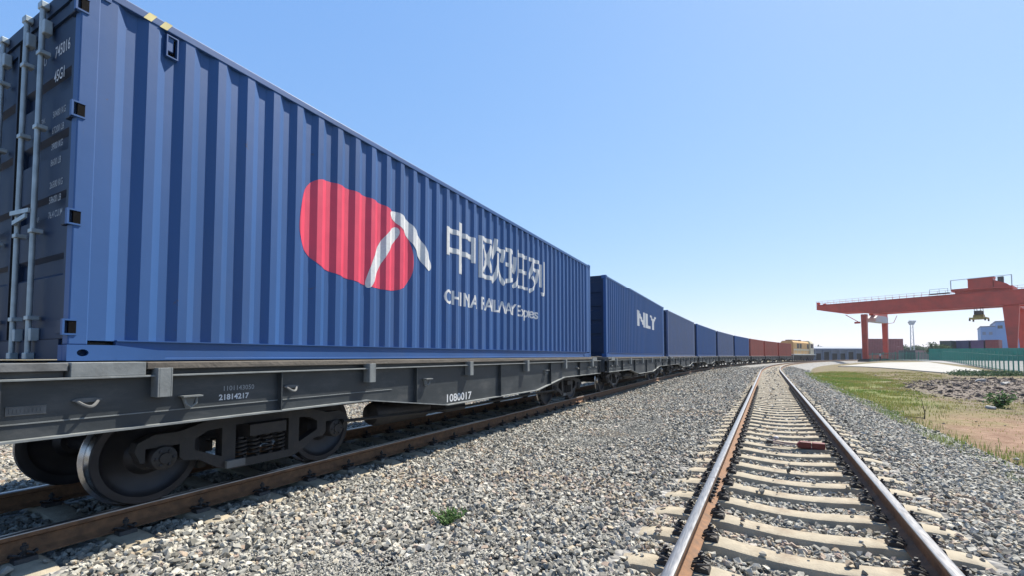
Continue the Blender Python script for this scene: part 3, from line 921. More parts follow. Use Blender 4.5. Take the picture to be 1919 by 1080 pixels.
def casting_mesh(sx, sy, sz):
    """corner casting with its side hole; the outer corner points to sx, sy, sz"""
    hx, hy, hz = 0.162, 0.178, 0.118
    hole = oval(0.0, 0.0, 0.034, 0.026, 14)
    if True:
        me = plate_mesh([[(-hy/2, -hz/2), (hy/2, -hz/2), (hy/2, hz/2), (-hy/2, hz/2)], hole], 0.03)
        bm = bmesh.new(); bm.from_mesh(me)
        for v in bm.verts:
            a, c, t = v.co
            v.co = (sx * (CW/2 - 0.015 + t) , sy * (CL/2 - hy/2) + a, (0 if sz < 0 else CH) - sz * hz/2 + c)
        me2 = bpy.data.meshes.new('corner_casting')
        def bx(x0, x1, y0, y1, z0, z1):
            r = bmesh.ops.create_cube(bm, size=1.0)
            for v in r['verts']:
                v.co = ((x0+x1)/2 + v.co.x*(x1-x0), (y0+y1)/2 + v.co.y*(y1-y0), (z0+z1)/2 + v.co.z*(z1-z0))
        zc = (0.0, hz) if sz < 0 else (CH - hz, CH)
        ys = sorted((sy * (CL/2 - 0.001), sy * (CL/2 - hy + 0.001)))
        xs = sorted((sx * (CW/2 - 0.085), sx * (CW/2 - hx)))
        bx(xs[0], xs[1], ys[0], ys[1], zc[0] + 0.001, zc[1] - 0.001)
        xs2 = sorted((sx * (CW/2 - 0.03), sx * (CW/2 - 0.085)))
        bx(xs2[0], xs2[1], ys[0], ys[0] + 0.02, zc[0] + 0.001, zc[1] - 0.001)
        bx(xs2[0], xs2[1], ys[1] - 0.02, ys[1], zc[0] + 0.001, zc[1] - 0.001)
        bx(xs2[0], xs2[1], ys[0] + 0.02, ys[1] - 0.02, zc[1] - 0.021, zc[1] - 0.001)
        bx(xs2[0], xs2[1], ys[0] + 0.02, ys[1] - 0.02, zc[0] + 0.001, zc[0] + 0.021)
        bmesh.ops.recalc_face_normals(bm, faces=bm.faces)
        bm.to_mesh(me2); bm.free(); bpy.data.meshes.remove(me)
        return me2

def door_mesh(x0, x1):
    """leaf with pressed horizontal channels, seen from -Y"""
    y0 = -CL / 2 + 0.030
    b = MB()
    b.box(x0, x0 + 0.07, y0 - 0.012, y0 + 0.045, 0.165, CH - 0.135)
    b.box(x1 - 0.07, x1, y0 - 0.012, y0 + 0.045, 0.165, CH - 0.135)
    b.box(x0 + 0.07, x1 - 0.07, y0 - 0.012, y0 + 0.045, 0.165, 0.255)
    b.box(x0 + 0.07, x1 - 0.07, y0 - 0.012, y0 + 0.045, CH - 0.225, CH - 0.135)
    zs = [0.255]
    dz = [0.0]
    for k in range(1, 5):
        zc = 0.255 + (CH - 0.48) * k / 5 
        zs += [zc - 0.085, zc - 0.055, zc + 0.055, zc + 0.085]; dz += [0.0, 0.036, 0.036, 0.0]
    zs.append(CH - 0.225); dz.append(0.0)
    v = []; f = []
    for z, d in zip(zs, dz): v += [(x0 + 0.07, y0 + 0.004 + d, z), (x1 - 0.07, y0 + 0.004 + d, z)]
    for i in range(len(zs) - 1): f.append((2*i, 2*i+1, 2*i+3, 2*i+2))
    b.add(v, f)
    return b

def set_mat(me, mat):
    me.materials.clear(); me.materials.append(M[mat]); return me

PANEL = {}
def container(loc, rz, label, paint, door_paint, detail, group='containers on the train', cat='shipping container', tank=None):
    t = thing('shipping_container', label, cat, loc, rz, group)
    key = paint
    if detail >= 1:
        for sg in (1, -1):
            if sg == -1 and detail < 2: continue
            k = (paint, sg)
            if k not in PANEL: PANEL[k] = set_mat(side_panel_mesh(sg), paint)
            p = obj('side_panel', PANEL[k], t)
            if sg == 1: t_panel = p
        if detail < 2:
            b = MB(); b.box(-CW/2 + 0.01, -CW/2 + 0.05, -CL/2 + 0.1, CL/2 - 0.1, 0.15, CH - 0.07); b.build('side_panel', paint, t)
        # corner posts
        for sx in (-1, 1):
            for sy in (-1, 1):
                b = MB()
                ya, yb = sorted((sy * CL/2, sy * (CL/2 - 0.115)))
                if sy == -1: ya += 0.004
                b.box(sx * (CW/2 - 0.003), sx * (CW/2 - 0.10), ya, yb, 0.118, CH - 0.118)
                b.build('corner_post', paint, t, bevel=0.008)
                for sz in (-1, 1):
                    obj('corner_casting', set_mat(casting_mesh(sx, sy, sz), paint), t, bevel=0.004 if detail == 2 else 0)
        for sx in (-1, 1):
            b = MB(); b.box(sx * (CW/2 - 0.004), sx * (CW/2 - 0.064), -CL/2 + 0.178, CL/2 - 0.178, CH - 0.085, CH - 0.018); b.build('top_rail', paint, t, bevel=0.006)
            # bottom rail: channel with a lip above and a small foot below
            b = MB(); w = CW / 2
            prof = [(w - 0.002, 0.0), (w - 0.002, 0.016), (w - 0.022, 0.020), (w - 0.022, 0.146), (w - 0.002, 0.149), (w - 0.002, 0.158), (w - 0.07, 0.158), (w - 0.07, 0.0)]
            b.prism([(sx * a, z) for a, z in prof], 'y', -CL/2 + 0.29, CL/2 - 0.29)
            br = b.build('bottom_rail', paint, t)
            for sy in (-1, 1):
                y1, y2, y3 = -CL/2 + 0.178, -CL/2 + 0.29, -CL/2 + 0.62
                pl = [(y1, 0.001), (y3, 0.001), (y3, 0.075), (y2, 0.118), (y1, 0.118)]
                b = MB(); b.prism([(sy * -a, z) for a, z in pl], 'x', sx * (w - 0.003), sx * (w - 0.0215)); b.build('gusset_plate', paint, br)
        b = MB()
        n = 44
        for i in range(n):
            y = -CL/2 + 0.2 + (CL - 0.4) * i / n; dy = (CL - 0.4) / n
            b.box(-CW/2 + 0.06, CW/2 - 0.06, y, y + dy * 0.6, CH - 0.05, CH - 0.022)
        b.box(-CW/2 + 0.06, CW/2 - 0.06, -CL/2 + 0.05, CL/2 - 0.05, CH - 0.06, CH - 0.04)
        b.build('roof_panel', paint, t)
        b = MB(); b.box(-CW/2 + 0.1, CW/2 - 0.1, -CL/2 + 0.02, CL/2 - 0.02, 0.03, 0.14); b.build('floor_frame', 'wagon_black', t)
        b = MB(); b.box(-CW/2 + 0.1, CW/2 - 0.1, CL/2 - 0.07, CL/2 - 0.02, 0.1, CH - 0.1); b.build('front_wall', paint, t)
        # door end
        y0 = -CL / 2 + 0.03
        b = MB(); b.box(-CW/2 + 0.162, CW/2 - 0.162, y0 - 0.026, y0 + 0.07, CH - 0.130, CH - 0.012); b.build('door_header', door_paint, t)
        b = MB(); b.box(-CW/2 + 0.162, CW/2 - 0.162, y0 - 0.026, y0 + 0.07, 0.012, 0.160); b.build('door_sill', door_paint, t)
        for sg in (1, -1):
            x0, x1 = sorted((sg * 0.006, sg * (CW/2 - 0.104)))
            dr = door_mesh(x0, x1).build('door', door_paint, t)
            if detail < 2: continue
            b = MB()
            for q0, q1 in ((x0, x0 + 0.016), (x1 - 0.016, x1)): b.box(q0 + 0.001, q1 - 0.001, y0 - 0.017, y0 - 0.0125, 0.17, CH - 0.14)
            b.build('door_gasket', 'rubber', dr)
            for k, rx in enumerate((0.27, 0.60)):
                x = sg * rx
                b = MB(); b.tube([(x, y0 - 0.058, 0.05), (x, y0 - 0.058, CH - 0.045)], 0.0185, 10)
                rod = b.build('lock_rod', 'galvanised', dr, smooth=True)
                for z in (0.33, 1.02, 1.85, 2.45):
                    b = MB(); b.box(x - 0.028, x + 0.05, y0 - 0.0815, y0 - 0.0125, z - 0.016, z + 0.016); b.build('rod_guide', 'galvanised', rod, bevel=0.004)
                for z, h in ((0.20, 0.05), (CH - 0.235, 0.055)):
                    b = MB(); b.box(x - 0.028, x + 0.062, y0 - 0.066, y0 - 0.0125, z - h, z + h); b.build('cam_bracket', 'galvanised', rod, bevel=0.006)
                for z in (0.035, CH - 0.055):
                    b = MB(); b.box(x - 0.038, x + 0.038, y0 - 0.080, y0 - 0.027, z - 0.026, z + 0.026); b.build('cam_keeper', 'galvanised', rod, bevel=0.006)
                hz = 1.12 + 0.06 * k
                b = MB(); b.bar((x, y0 - 0.085, hz), (x - sg * 0.36 if k else x + sg * 0.30, y0 - 0.092, hz + 0.02), 0.014, 0.034); b.build('lock_handle', 'galvanised', rod)
            for z in (0.245, 1.055, 1.855, 2.655):
                xe = sg * (CW / 2)
                b = MB()
                b.box(xe - sg * 0.150, xe - sg * 0.020, y0 - 0.046, y0 - 0.0125, z - 0.05, z + 0.05)
                hg = b.build('hinge', door_paint, dr, bevel=0.005)
                b = MB()
                for q in (-1, 1):
                    b.box(xe - sg * 0.03, xe + sg * 0.004, -CL/2 - 0.022, -CL/2 + 0.050, z + q * 0.052 - 0.006, z + q * 0.052 + 0.006)
                b.box(xe - sg * 0.030, xe + sg * 0.004, -CL/2 - 0.030, -CL/2 - 0.018, z - 0.058, z + 0.058)
                b.build('hinge_lug', paint, hg)
                b = MB(); b.box(xe - sg * 0.03, xe + sg * 0.0015, -CL/2 + 0.004, -CL/2 + 0.046, z - 0.046, z + 0.046); b.build('hinge_pocket', 'rubber', hg)
    return t

def on_wall(y0, z0, lift=0.003):
    return lambda c: Vector((corr_x(c.x) + lift, c.x, c.y))
def wall_text(t_panel, body, size, y, z, mat, bold=0.0, xs=1.0, lift=0.003):
    me = text_mesh(body, size, 'LEFT', bold, xs)
    for v in me.vertices: v.co.x += y; v.co.y += z
    drape(me, CY_, lambda c: Vector((corr_x(c.x) + lift, c.x, c.y)), mat)
    return obj('lettering', me, t_panel)

def wagon_spot(i):
    return TRAIN.at(7.50 + 13.95 * i)

FIRST_LABELS = [
    ('large blue corrugated container nearest the camera, red emblem and white lettering on its side', 'blue_paint', 'blue_door', 2),
    ('second blue container of the train, large white letters on its side', 'blue_paint', 'blue_door', 1),
    ('third container of the train, plain greyish blue', 'blue_grey_paint', 'blue_door', 1),
    ('fourth container of the train, plain blue', 'blue_paint', 'blue_door', 1),
    ('fifth container of the train, greyish blue, partly round the curve', 'blue_grey_paint', 'blue_door', 1),
    ('sixth container of the train, plain blue, where the curve begins to show', 'blue_paint', 'blue_door', 1),
    ('seventh container of the train, first of the three rust-red ones', 'red_box_paint', 'red_box_paint', 1),
    ('eighth container of the train, second of the three rust-red ones', 'red_box_paint', 'red_box_paint', 1),
    ('rust-red container at the far end of the train, coupled next to the yellow locomotive', 'red_box_paint', 'red_box_paint', 1),
]
boxes = []
for i, (lab, paint, dp, det) in enumerate(FIRST_LABELS):
    x, y, h = wagon_spot(i)
    boxes.append(container((x, y, Z_DECK), -h, lab, paint, dp, det))

# marks on the first container
c0 = boxes[0]
p0 = [c for c in c0.children if c.name.startswith('side_panel')][0]
def W(y): return y - 7.45          # world y -> local y of the first container
ZC = CAM.z - Z_DECK                # height above the camera -> local z
def chaikin(p, n=3):
    for _ in range(n):
        q = []
        for i in range(len(p)):
            a, c = p[i], p[(i + 1) % len(p)]
            q += [(0.75*a[0] + 0.25*c[0], 0.75*a[1] + 0.25*c[1]), (0.25*a[0] + 0.75*c[0], 0.25*a[1] + 0.75*c[1])]
        p = q
    return p
# red emblem: a leaf-like rounded blob
outline = [(3.22, 1.42), (3.24, 1.68), (3.30, 1.88), (3.40, 2.01), (3.55, 2.075), (3.80, 2.085), (4.30, 2.08), (4.62, 2.055), (4.82, 1.98), (4.98, 1.84), (5.08, 1.66), (5.14, 1.45),
           (5.12, 1.22), (5.02, 1.04), (4.86, 0.93), (4.62, 0.885), (4.32, 0.91), (4.05, 0.945), (3.75, 0.985), (3.50, 1.04), (3.34, 1.15), (3.25, 1.28)]
me = plate_mesh([[(W(y), z + ZC) for y, z in chaikin(outline)]], 0.0)
drape(me, CY_, lambda c: Vector((corr_x(c.x) + 0.0025, c.x, c.y)), 'logo_red'); obj('emblem', me, p0)
ribbon_o = [(4.60, 1.99), (4.78, 2.06), (5.05, 1.98), (5.30, 1.80), (5.48, 1.60), (5.62, 1.40), (5.50, 1.30), (5.34, 1.42), (5.16, 1.62), (4.94, 1.80), (4.74, 1.90)]
me = plate_mesh([[(W(y), z + ZC) for y, z in chaikin(ribbon_o)]], 0.0)
drape(me, CY_, lambda c: Vector((corr_x(c.x) + 0.005, c.x, c.y)), 'print_white'); obj('emblem_ribbon', me, p0)
tv, tf = [], []
for k, (oy, oz) in enumerate(((0, 0), (0.020, 0.0), (0.0, 0.020), (0.020, 0.020), (0.010, 0.010))):     # heavy strokes
    o_ = wall_text(p0, '中欧班列', 0.95, W(5.85) + oy, 1.50 + ZC + oz, 'print_white', 0.0, 1.12, 0.003 + 0.0006 * k)
    n0 = len(tv); tv += [v.co[:] for v in o_.data.vertices]; tf += [tuple(i + n0 for i in p.vertices) for p in o_.data.polygons]
    bpy.data.objects.remove(o_)
me = bpy.data.meshes.new('lettering'); me.from_pydata(tv, [], tf); me.materials.append(M['print_white']); obj('lettering', me, p0)
wall_text(p0, 'CHINA RAILWAY Express', 0.33, W(5.9), 0.86 + ZC, 'print_white', 0.006, 1.0)
band = [(4.20, 0.90), (4.30, 0.885), (4.44, 1.16), (4.62, 1.46), (4.86, 1.74), (4.78, 1.86), (4.55, 1.66), (4.36, 1.36), (4.26, 1.12)]
me = plate_mesh([[(W(y), z + ZC) for y, z in chaikin(band)]], 0.0)
drape(me, CY_, lambda c: Vector((corr_x(c.x) + 0.0045, c.x, c.y)), 'print_white'); obj('emblem_ribbon', me, p0)
# second container: white letters
p1_ = [c for c in boxes[1].children if c.name.startswith('side_panel')][0]
wall_text(p1_, 'NLY', 0.95, 20.3 - 21.4, 1.38 + ZC, 'print_white', 0.03, 2.6)

# door lettering of the first container (right-hand leaf)
def door_text(body, size, x, z, mat='print_white', xs=1.0, deep=0.0):
    me = text_mesh(body, size, 'LEFT', 0.001, xs)
    dr = [c for c in c0.children if c.name.startswith('door') and not c.name.startswith(('door_header', 'door_sill'))][0]
    return obj('lettering', remap(me, lambda c: Vector((x + c.x, -CL/2 + 0.030 + 0.0015, z + c.y)), mat), dr)
door_text('TBJU', 0.13, 0.31, 2.42, 'print_grey', 0.75)
door_text('745016', 0.13, 0.675, 2.42, 'print_white', 0.72)
door_text('45G1', 0.13, 0.675, 2.22, 'print_white', 0.72)
for zz, L1, L2 in ((1.93, 'MAX.GW.', '30480 KG'), (1.80, '', '67200 LB'), (1.67, 'TARE', '3900 KG'), (1.54, '', '8600 LB'), (1.36, 'NET', '26580 KG'), (1.24, '', '58600 LB'), (1.12, 'CU.CAP.', '76.4 CU.M')):
    if L1: door_text(L1, 0.06, 0.33, zz, 'print_grey', 0.8)
    door_text(L2, 0.075, 0.68, zz, 'print_grey', 0.78)

# vent box and yellow height stripes of the first container
b = MB(); vy = W(1.955)
b.box(CORR_X - DEP + 0.001, CORR_X + 0.006, vy - 0.045, vy + 0.045, 2.56 + ZC, 2.57 + ZC)
b.box(CORR_X - DEP + 0.001, CORR_X + 0.006, vy - 0.045, vy - 0.035, 2.57 + ZC, 2.74 + ZC)
b.box(CORR_X - DEP + 0.001, CORR_X + 0.006, vy + 0.035, vy + 0.045, 2.57 + ZC, 2.74 + ZC)
b.box(CORR_X - DEP + 0.001, CORR_X + 0.006, vy - 0.045, vy + 0.045, 2.74 + ZC, 2.75 + ZC)
b.box(CORR_X - DEP + 0.001, CORR_X - 0.008, vy - 0.034, vy + 0.012, 2.62 + ZC, 2.739 + ZC)
b.build('vent_box', 'blue_paint', c0)
b = MB(); b.box(CORR_X - DEP + 0.001, CORR_X - DEP + 0.003, vy - 0.035, vy + 0.035, 2.57 + ZC, 2.74 + ZC); b.build('vent_opening', 'rubber', c0)
for k in range(2):
    y = -CL/2 + 0.385 + k * 0.115
    b = MB()
    b.prism([(y, CH - 0.084), (y + 0.055, CH - 0.084), (y + 0.095, CH - 0.016), (y + 0.04, CH - 0.016)], 'x', CW/2 - 0.0035, CW/2 - 0.0015)
    b.box(CW/2 - 0.15, CW/2 - 0.0015, y + 0.04, y + 0.095, CH - 0.0175, CH - 0.0155)
    b.build('height_stripe', 'stripe_yellow', c0)

# ------------------------------------------------------------------ flat wagons
SILL_X = 1.425
def sill_outline():
    a = 6.5
    low, deep = 0.745, 0.53
    return [(-a, low), (-3.35, low), (-1.7, deep), (1.7, deep), (3.35, low), (a, low)]

def make_wagon(label):
    t = thing('flat_wagon', label, 'freight wagon', (0, 0, 0), 0.0, 'flat wagons of the train')
    low = sill_outline()
    top = 1.150
    for sx in (1, -1):
        w = sx * (SILL_X - 0.075)
        b = MB(); b.prism([(y, z + 0.014) for y, z in low] + [(6.5, top - 0.014), (-6.5, top - 0.014)], 'x', w, w - sx * 0.012)
        sill = b.build('side_sill', 'wagon_black', t)
        b = MB(); b.box(sx * SILL_X, sx * (SILL_X - 0.16), -6.5, 6.5, top - 0.014, top); b.build('top_flange', 'wagon_grey', sill, bevel=0.002)
        b = MB()
        v = []; f = []
        for y, z in low:
            v += [(sx * (SILL_X - 0.012), y, z), (sx * (SILL_X - 0.15), y, z), (sx * (SILL_X - 0.15), y, z + 0.014), (sx * (SILL_X - 0.012), y, z + 0.014)]
        for i in range(len(low) - 1):
            for k in range(4): f.append((4*i+k, 4*i+(k+1) % 4, 4*i+4+(k+1) % 4, 4*i+4+k))
        f += [(0, 1, 2, 3), tuple(4*(len(low)-1)+k for k in range(4))]
        b.add(v, f); b.build('bottom_flange', 'wagon_grey', sill)
        # thin weld strip along the web
        b = MB(); b.box(w, w + sx * 0.008, -6.45, -2.9, 0.853, 0.861); b.build('weld_strip', 'wagon_grey', sill)
        # stake pockets
        for k, y in enumerate((-5.58, -3.35, -1.1, 1.1, 3.35, 5.58)):
            b = MB()
            b.box(w + sx * 0.0005, sx * (SILL_X + 0.030), y - 0.052, y - 0.040, 0.975, 1.205)
            b.box(w + sx * 0.0005, sx * (SILL_X + 0.030), y + 0.040, y + 0.052, 0.975, 1.205)
            b.box(sx * (SILL_X + 0.018), sx * (SILL_X + 0.030), y - 0.040, y + 0.040, 0.975, 1.205)
            b.build('stake_pocket', 'wagon_grey', t, bevel=0.003)
        # rope hooks
        for y in (-5.36, -2.2, 2.2, 5.36):
            b = MB()
            b.box(w + sx * 0.0005, w + sx * 0.085, y - 0.075, y + 0.075, 0.958, 0.970)
            b.prism([(y - 0.02, 0.86), (y + 0.02, 0.86), (y + 0.055, 0.9575), (y - 0.055, 0.9575)], 'x', w + sx * 0.0006, w + sx * 0.012)
            b.tube([(w + sx * 0.04, y - 0.05, 0.958), (w + sx * 0.05, y - 0.04, 0.90), (w + sx * 0.045, y, 0.872), (w + sx * 0.05, y + 0.04, 0.90), (w + sx * 0.04, y + 0.05, 0.958)], 0.009, 6)
            b.build('rope_hook', 'wagon_grey', t)
        # lashing rings
        for y in (-6.02, -4.4, 4.4, 6.02):
            b = MB()
            pts = [(w + sx * (0.012 + 0.05 * math.sin(math.pi * k / 10)), y - 0.062 + 0.124 * k / 10, 0.985 - 0.045 * math.sin(math.pi * k / 10)) for k in range(11)]
            b.tube(pts, 0.011, 7); b.prism(oval(y, 0.985, 0.085, 0.016, 14), 'x', w + sx * 0.0006, w + sx * 0.02)
            b.build('lashing_ring', 'wagon_dust', t, smooth=True)
        # maker's plate
        b = MB()
        b.box(w + sx * 0.0006, w + sx * 0.006, -6.42, -6.23, 0.915, 0.972)
        b.box(w + sx * 0.006, w + sx * 0.009, -6.42, -6.23, 0.915, 0.919); b.box(w + sx * 0.006, w + sx * 0.009, -6.42, -6.23, 0.968, 0.972)
        for k in range(9): b.box(w + sx * 0.006, w + sx * 0.0085, -6.405 + 0.0185 * k, -6.394 + 0.0185 * k, 0.930, 0.957)
        b.build('maker_plate', 'wagon_dust', t)
        # gusset ribs on the web
        for y in (-6.46, -4.535, -2.45, 0.0, 2.45, 4.535, 6.46):
            zl = float(np.interp(y, [p[0] for p in low], [p[1] for p in low])) + 0.0145
            b = MB(); b.box(w + sx * 0.0007, w + sx * 0.058, y - 0.006, y + 0.006, zl, top - 0.0145); b.build('web_rib', 'wagon_black', sill)
        # container pedestals and the deck edge
        for y in (-5.93, 5.93):
            b = MB(); b.box(sx * (SILL_X - 0.02), sx * (SILL_X - 0.42), y - 0.20, y + 0.24 if y < 0 else y + 0.20, top + 0.0005, Z_DECK - 0.010); b.build('container_pedestal', 'wagon_grey', t, bevel=0.004)
        b = MB(); b.box(sx * (SILL_X - 0.03), sx * (SILL_X - 0.20), -5.68, 5.72, 1.195, Z_DECK - 0.012); b.build('deck_edge_plank', 'deck_wood', t, bevel=0.006)
        b = MB(); b.box(sx * (SILL_X - 0.10), sx * (SILL_X - 0.20), -5.68, 5.72, top + 0.0005, 1.1945); b.build('deck_packing', 'wagon_black', t)
        b = MB(); b.box(sx * (SILL_X - 0.03), sx * (SILL_X - 0.20), -6.5, -6.14, 1.195, Z_DECK - 0.012); b.box(sx * (SILL_X - 0.10), sx * (SILL_X - 0.20), -6.5, -6.14, top + 0.0005, 1.1945)
        b.build('deck_edge_plank', 'wagon_dust', t, bevel=0.004)
    b = MB(); b.box(-SILL_X + 0.21, SILL_X - 0.21, -6.48, 6.48, 1.17, 1.243); b.build('deck', 'deck_wood', t)
    b = MB(); b.prism([(-6.5, 0.80), (-3.2, 0.80), (-1.8, 0.60), (1.8, 0.60), (3.2, 0.80), (6.5, 0.80), (6.5, 1.165), (-6.5, 1.165)], 'x', -0.22, 0.22); b.build('centre_sill', 'wagon_black', t)
    for y in (-3.0, -1.0, 1.0, 3.0):
        b = MB(); b.box(-SILL_X + 0.16, SILL_X - 0.16, y - 0.05, y + 0.05, 0.86, 1.165); b.build('cross_bearer', 'wagon_black', t)
    for sy in (-1, 1):
        b = MB(); b.box(-SILL_X + 0.16, SILL_X - 0.16, sy * 6.5, sy * 6.42, 0.76, 1.165); b.build('end_beam', 'wagon_black', t)
        # coupler
        b = MB(); b.box(-0.075, 0.075, sy * 6.43, sy * 6.80, 0.80, 0.96)
        b.prism([(-0.14, sy * 6.80), (0.05, sy * 6.80), (0.14, sy * 6.86), (0.13, sy * 6.97), (0.04, sy * 6.90), (-0.03, sy * 6.90), (-0.12, sy * 6.96)], 'z', 0.74, 1.02)
        b.build('coupler', 'bogie_black', t, bevel=0.01)
        # brake hose
        b = MB(); b.tube([(0.3, sy * 6.5, 0.82), (0.3, sy * 6.62, 0.72), (0.24, sy * 6.75, 0.56), (0.14, sy * 6.90, 0.60)], 0.02, 8); b.build('brake_hose', 'rubber', t, smooth=True)
        make_bogie(t, sy * 4.475)
    b = MB(); b.lathe([(-0.45, 0.0), (-0.42, 0.16), (0.36, 0.16), (0.40, 0.0)], 'y', 20, (0.62, 0.6, 0.72)); b.build('brake_cylinder', 'bogie_black', t, smooth=True)
    b = MB(); b.lathe([(-0.62, 0.0), (-0.58, 0.14), (-0.5, 0.17), (0.5, 0.17), (0.58, 0.14), (0.62, 0.0)], 'y', 20, (0.95, -2.3, 0.50)); b.build('added_reservoir', 'bogie_black', t, smooth=True)  # reservoir, hanger, box and pipe added to darken the gap below the sill
    b = MB(); b.box(0.85, 1.05, -2.75, -2.71, 0.6, 1.16); b.box(0.85, 1.05, -1.89, -1.85, 0.6, 1.16); b.build('added_hanger', 'bogie_black', t)
    b = MB(); b.box(0.55, 1.10, -1.35, -0.75, 0.36, 0.80); b.build('added_box', 'bogie_black', t, bevel=0.02)
    b = MB(); b.tube([(1.12, -3.5, 0.50), (1.12, -1.6, 0.42), (1.12, 3.3, 0.42)], 0.022, 6); b.build('added_pipe', 'bogie_black', t)
    b = MB(); b.tube([(0.45, -3.4, 0.62), (0.45, 3.4, 0.62)], 0.018, 6); b.build('brake_rod', 'bogie_black', t)
    return t

def wheel_mesh(sx):
    b = MB(); r = 0.42
    prof = [(-0.105, 0.10), (-0.105, 0.125), (-0.055, 0.17), (-0.045, 0.30), (-0.060, 0.345), (-0.0675, 0.352), (-0.0675, r + 0.018), (-0.062, r + 0.027), (-0.050, r + 0.028), (-0.040, r + 0.014), (-0.030, r + 0.002),
            (0.055, r - 0.004), (0.0675, r - 0.012), (0.0675, 0.355), (0.052, 0.345), (0.018, 0.30), (0.012, 0.17), (0.060, 0.125), (0.060, 0.10)]
    b.lathe([(sx * a, q) for a, q in prof], 'x', 48)
    me = b.mesh('wheel', 'wheel_steel', True)
    me.materials.append(M['tread_steel'])
    n = 48
    for p in me.polygons:
        rr = [math.hypot(me.vertices[k].co.y, me.vertices[k].co.z) for k in p.vertices]
        if min(rr) > r - 0.006 : p.material_index = 1
    return me

BOG = {}
def make_bogie(t, yc):
    g = sub('bogie', t, (0, yc, 0))
    if not BOG:
        BOG['wheel'] = {s: wheel_mesh(s) for s in (1, -1)}
        fr = [(-1.12, 0.50), (-1.10, 0.57), (-0.98, 0.625), (-0.80, 0.625), (-0.66, 0.66), (-0.50, 0.715), (-0.30, 0.735), (0.30, 0.735), (0.50, 0.715), (0.66, 0.66), (0.80, 0.625), (0.98, 0.625), (1.10, 0.57), (1.12, 0.50),
              (1.075, 0.40), (1.045, 0.40), (1.045, 0.515), (0.785, 0.515), (0.785, 0.40), (0.75, 0.365), (0.62, 0.345), (0.45, 0.235), (0.33, 0.195), (-0.33, 0.195), (-0.45, 0.235), (-0.62, 0.345), (-0.75, 0.365), (-0.785, 0.40), (-0.785, 0.515), (-1.045, 0.515), (-1.045, 0.40), (-1.075, 0.40)]
        win = [(-0.29, 0.275), (0.29, 0.275), (0.29, 0.62), (-0.29, 0.62)]
        tri = [(0.42, 0.335), (0.66, 0.44), (0.66, 0.54), (0.55, 0.60), (0.42, 0.61)]
        tri2 = [(-a, z) for a, z in tri]
        me = plate_mesh([fr, win, tri, tri2], 0.11)
        for v in me.vertices: v.co = (v.co.z, v.co.x, v.co.y)
        BOG['frame'] = set_mat(me, 'bogie_black')
        b = MB()
        pts = [(0.045 * math.cos(k * 0.785), 0.045 * math.sin(k * 0.785), 0.285 + 0.20 * k / 40) for k in range(41)]
        b.tube(pts, 0.0135, 6); BOG['spring'] = b.mesh('spring', 'bogie_black', True)
        b = MB(); b.lathe([(-0.10, 0.105), (0.06, 0.105), (0.075, 0.098), (0.08, 0.085), (0.085, 0.05), (0.10, 0.045), (0.10, 0.01)], 'x', 24); BOG['bearing'] = {1: b.mesh('bearing_cap', 'bogie_black', True)}
        b = MB(); b.lathe([(0.10, 0.105), (-0.06, 0.105), (-0.075, 0.098), (-0.08, 0.085), (-0.085, 0.05), (-0.10, 0.045), (-0.10, 0.01)], 'x', 24); BOG['bearing'][-1] = b.mesh('bearing_cap', 'bogie_black', True)
        b = MB()
        for k in range(6):
            a = k * math.pi / 3
            b.lathe([(0.080, 0.013), (0.094, 0.013), (0.096, 0.002)], 'x', 6, (0, 0.066 * math.cos(a), 0.066 * math.sin(a)))
        BOG['bolts'] = b.mesh('cap_bolts', 'wheel_steel')
        b = MB(); b.tube([(-0.95, 0, 0.42), (0.95, 0, 0.42)], 0.08, 16); BOG['axle'] = b.mesh('axle', 'wheel_steel', True)
        b = MB(); b.prism([(-1.13, 0.50), (-0.9, 0.46), (-0.35, 0.42), (0.35, 0.42), (0.9, 0.46), (1.13, 0.50), (1.13, 0.61), (0.4, 0.72), (-0.4, 0.72), (-1.13, 0.61)], 'y', -0.2, 0.2); BOG['bolster'] = b.mesh('bolster', 'bogie_black')
        b = MB(); b.box(-0.7, 0.7, -0.05, 0.05, 0.34, 0.44)
        for s in (-1, 1): b.prism([(s*0.70 - 0.05, 0.20), (s*0.70 + 0.05, 0.20), (s*0.70 + 0.05, 0.50), (s*0.70 - 0.05, 0.50)], 'y', 0.04, 0.11)
        BOG['brake'] = b.mesh('brake_beam', 'bogie_black')
        b = MB(); b.box(0, 0.035, -0.09, 0.09, 0.23, 0.30); BOG['wedge'] = b.mesh('wear_plate', 'wagon_dust')
    for yw in (-0.915, 0.915):
        obj('axle', BOG['axle'], g, loc=(0, yw, 0))
        for s in (1, -1):
            obj('wheel', BOG['wheel'][s], g, loc=(s * 0.7535, yw, 0.42), rot=(random.uniform(0, 6), 0, 0))
            obj('bearing_cap', BOG['bearing'][s], g, loc=(s * 1.0, yw, 0.42))
            if s == 1: obj('cap_bolts', BOG['bolts'], g, loc=(s * 1.0, yw, 0.42))
        obj('brake_beam', BOG['brake'], g, loc=(0, yw - math.copysign(0.55, yw), 0), rot=(0, 0, 0 if yw > 0 else math.pi))
    for s in (1, -1):
        obj('side_frame', BOG['frame'], g, bevel=0.008, loc=(s * 0.99, 0, 0))
        for yy in (-0.21, -0.07, 0.07, 0.21):
            obj('spring', BOG['spring'], g, loc=(s * 1.0, yy, 0))
        obj('wear_plate', BOG['wedge'], g, loc=(s * 1.046 - (0.035 if s < 0 else 0), -0.30, -0.015))
    obj('bolster', BOG['bolster'], g)
    return g

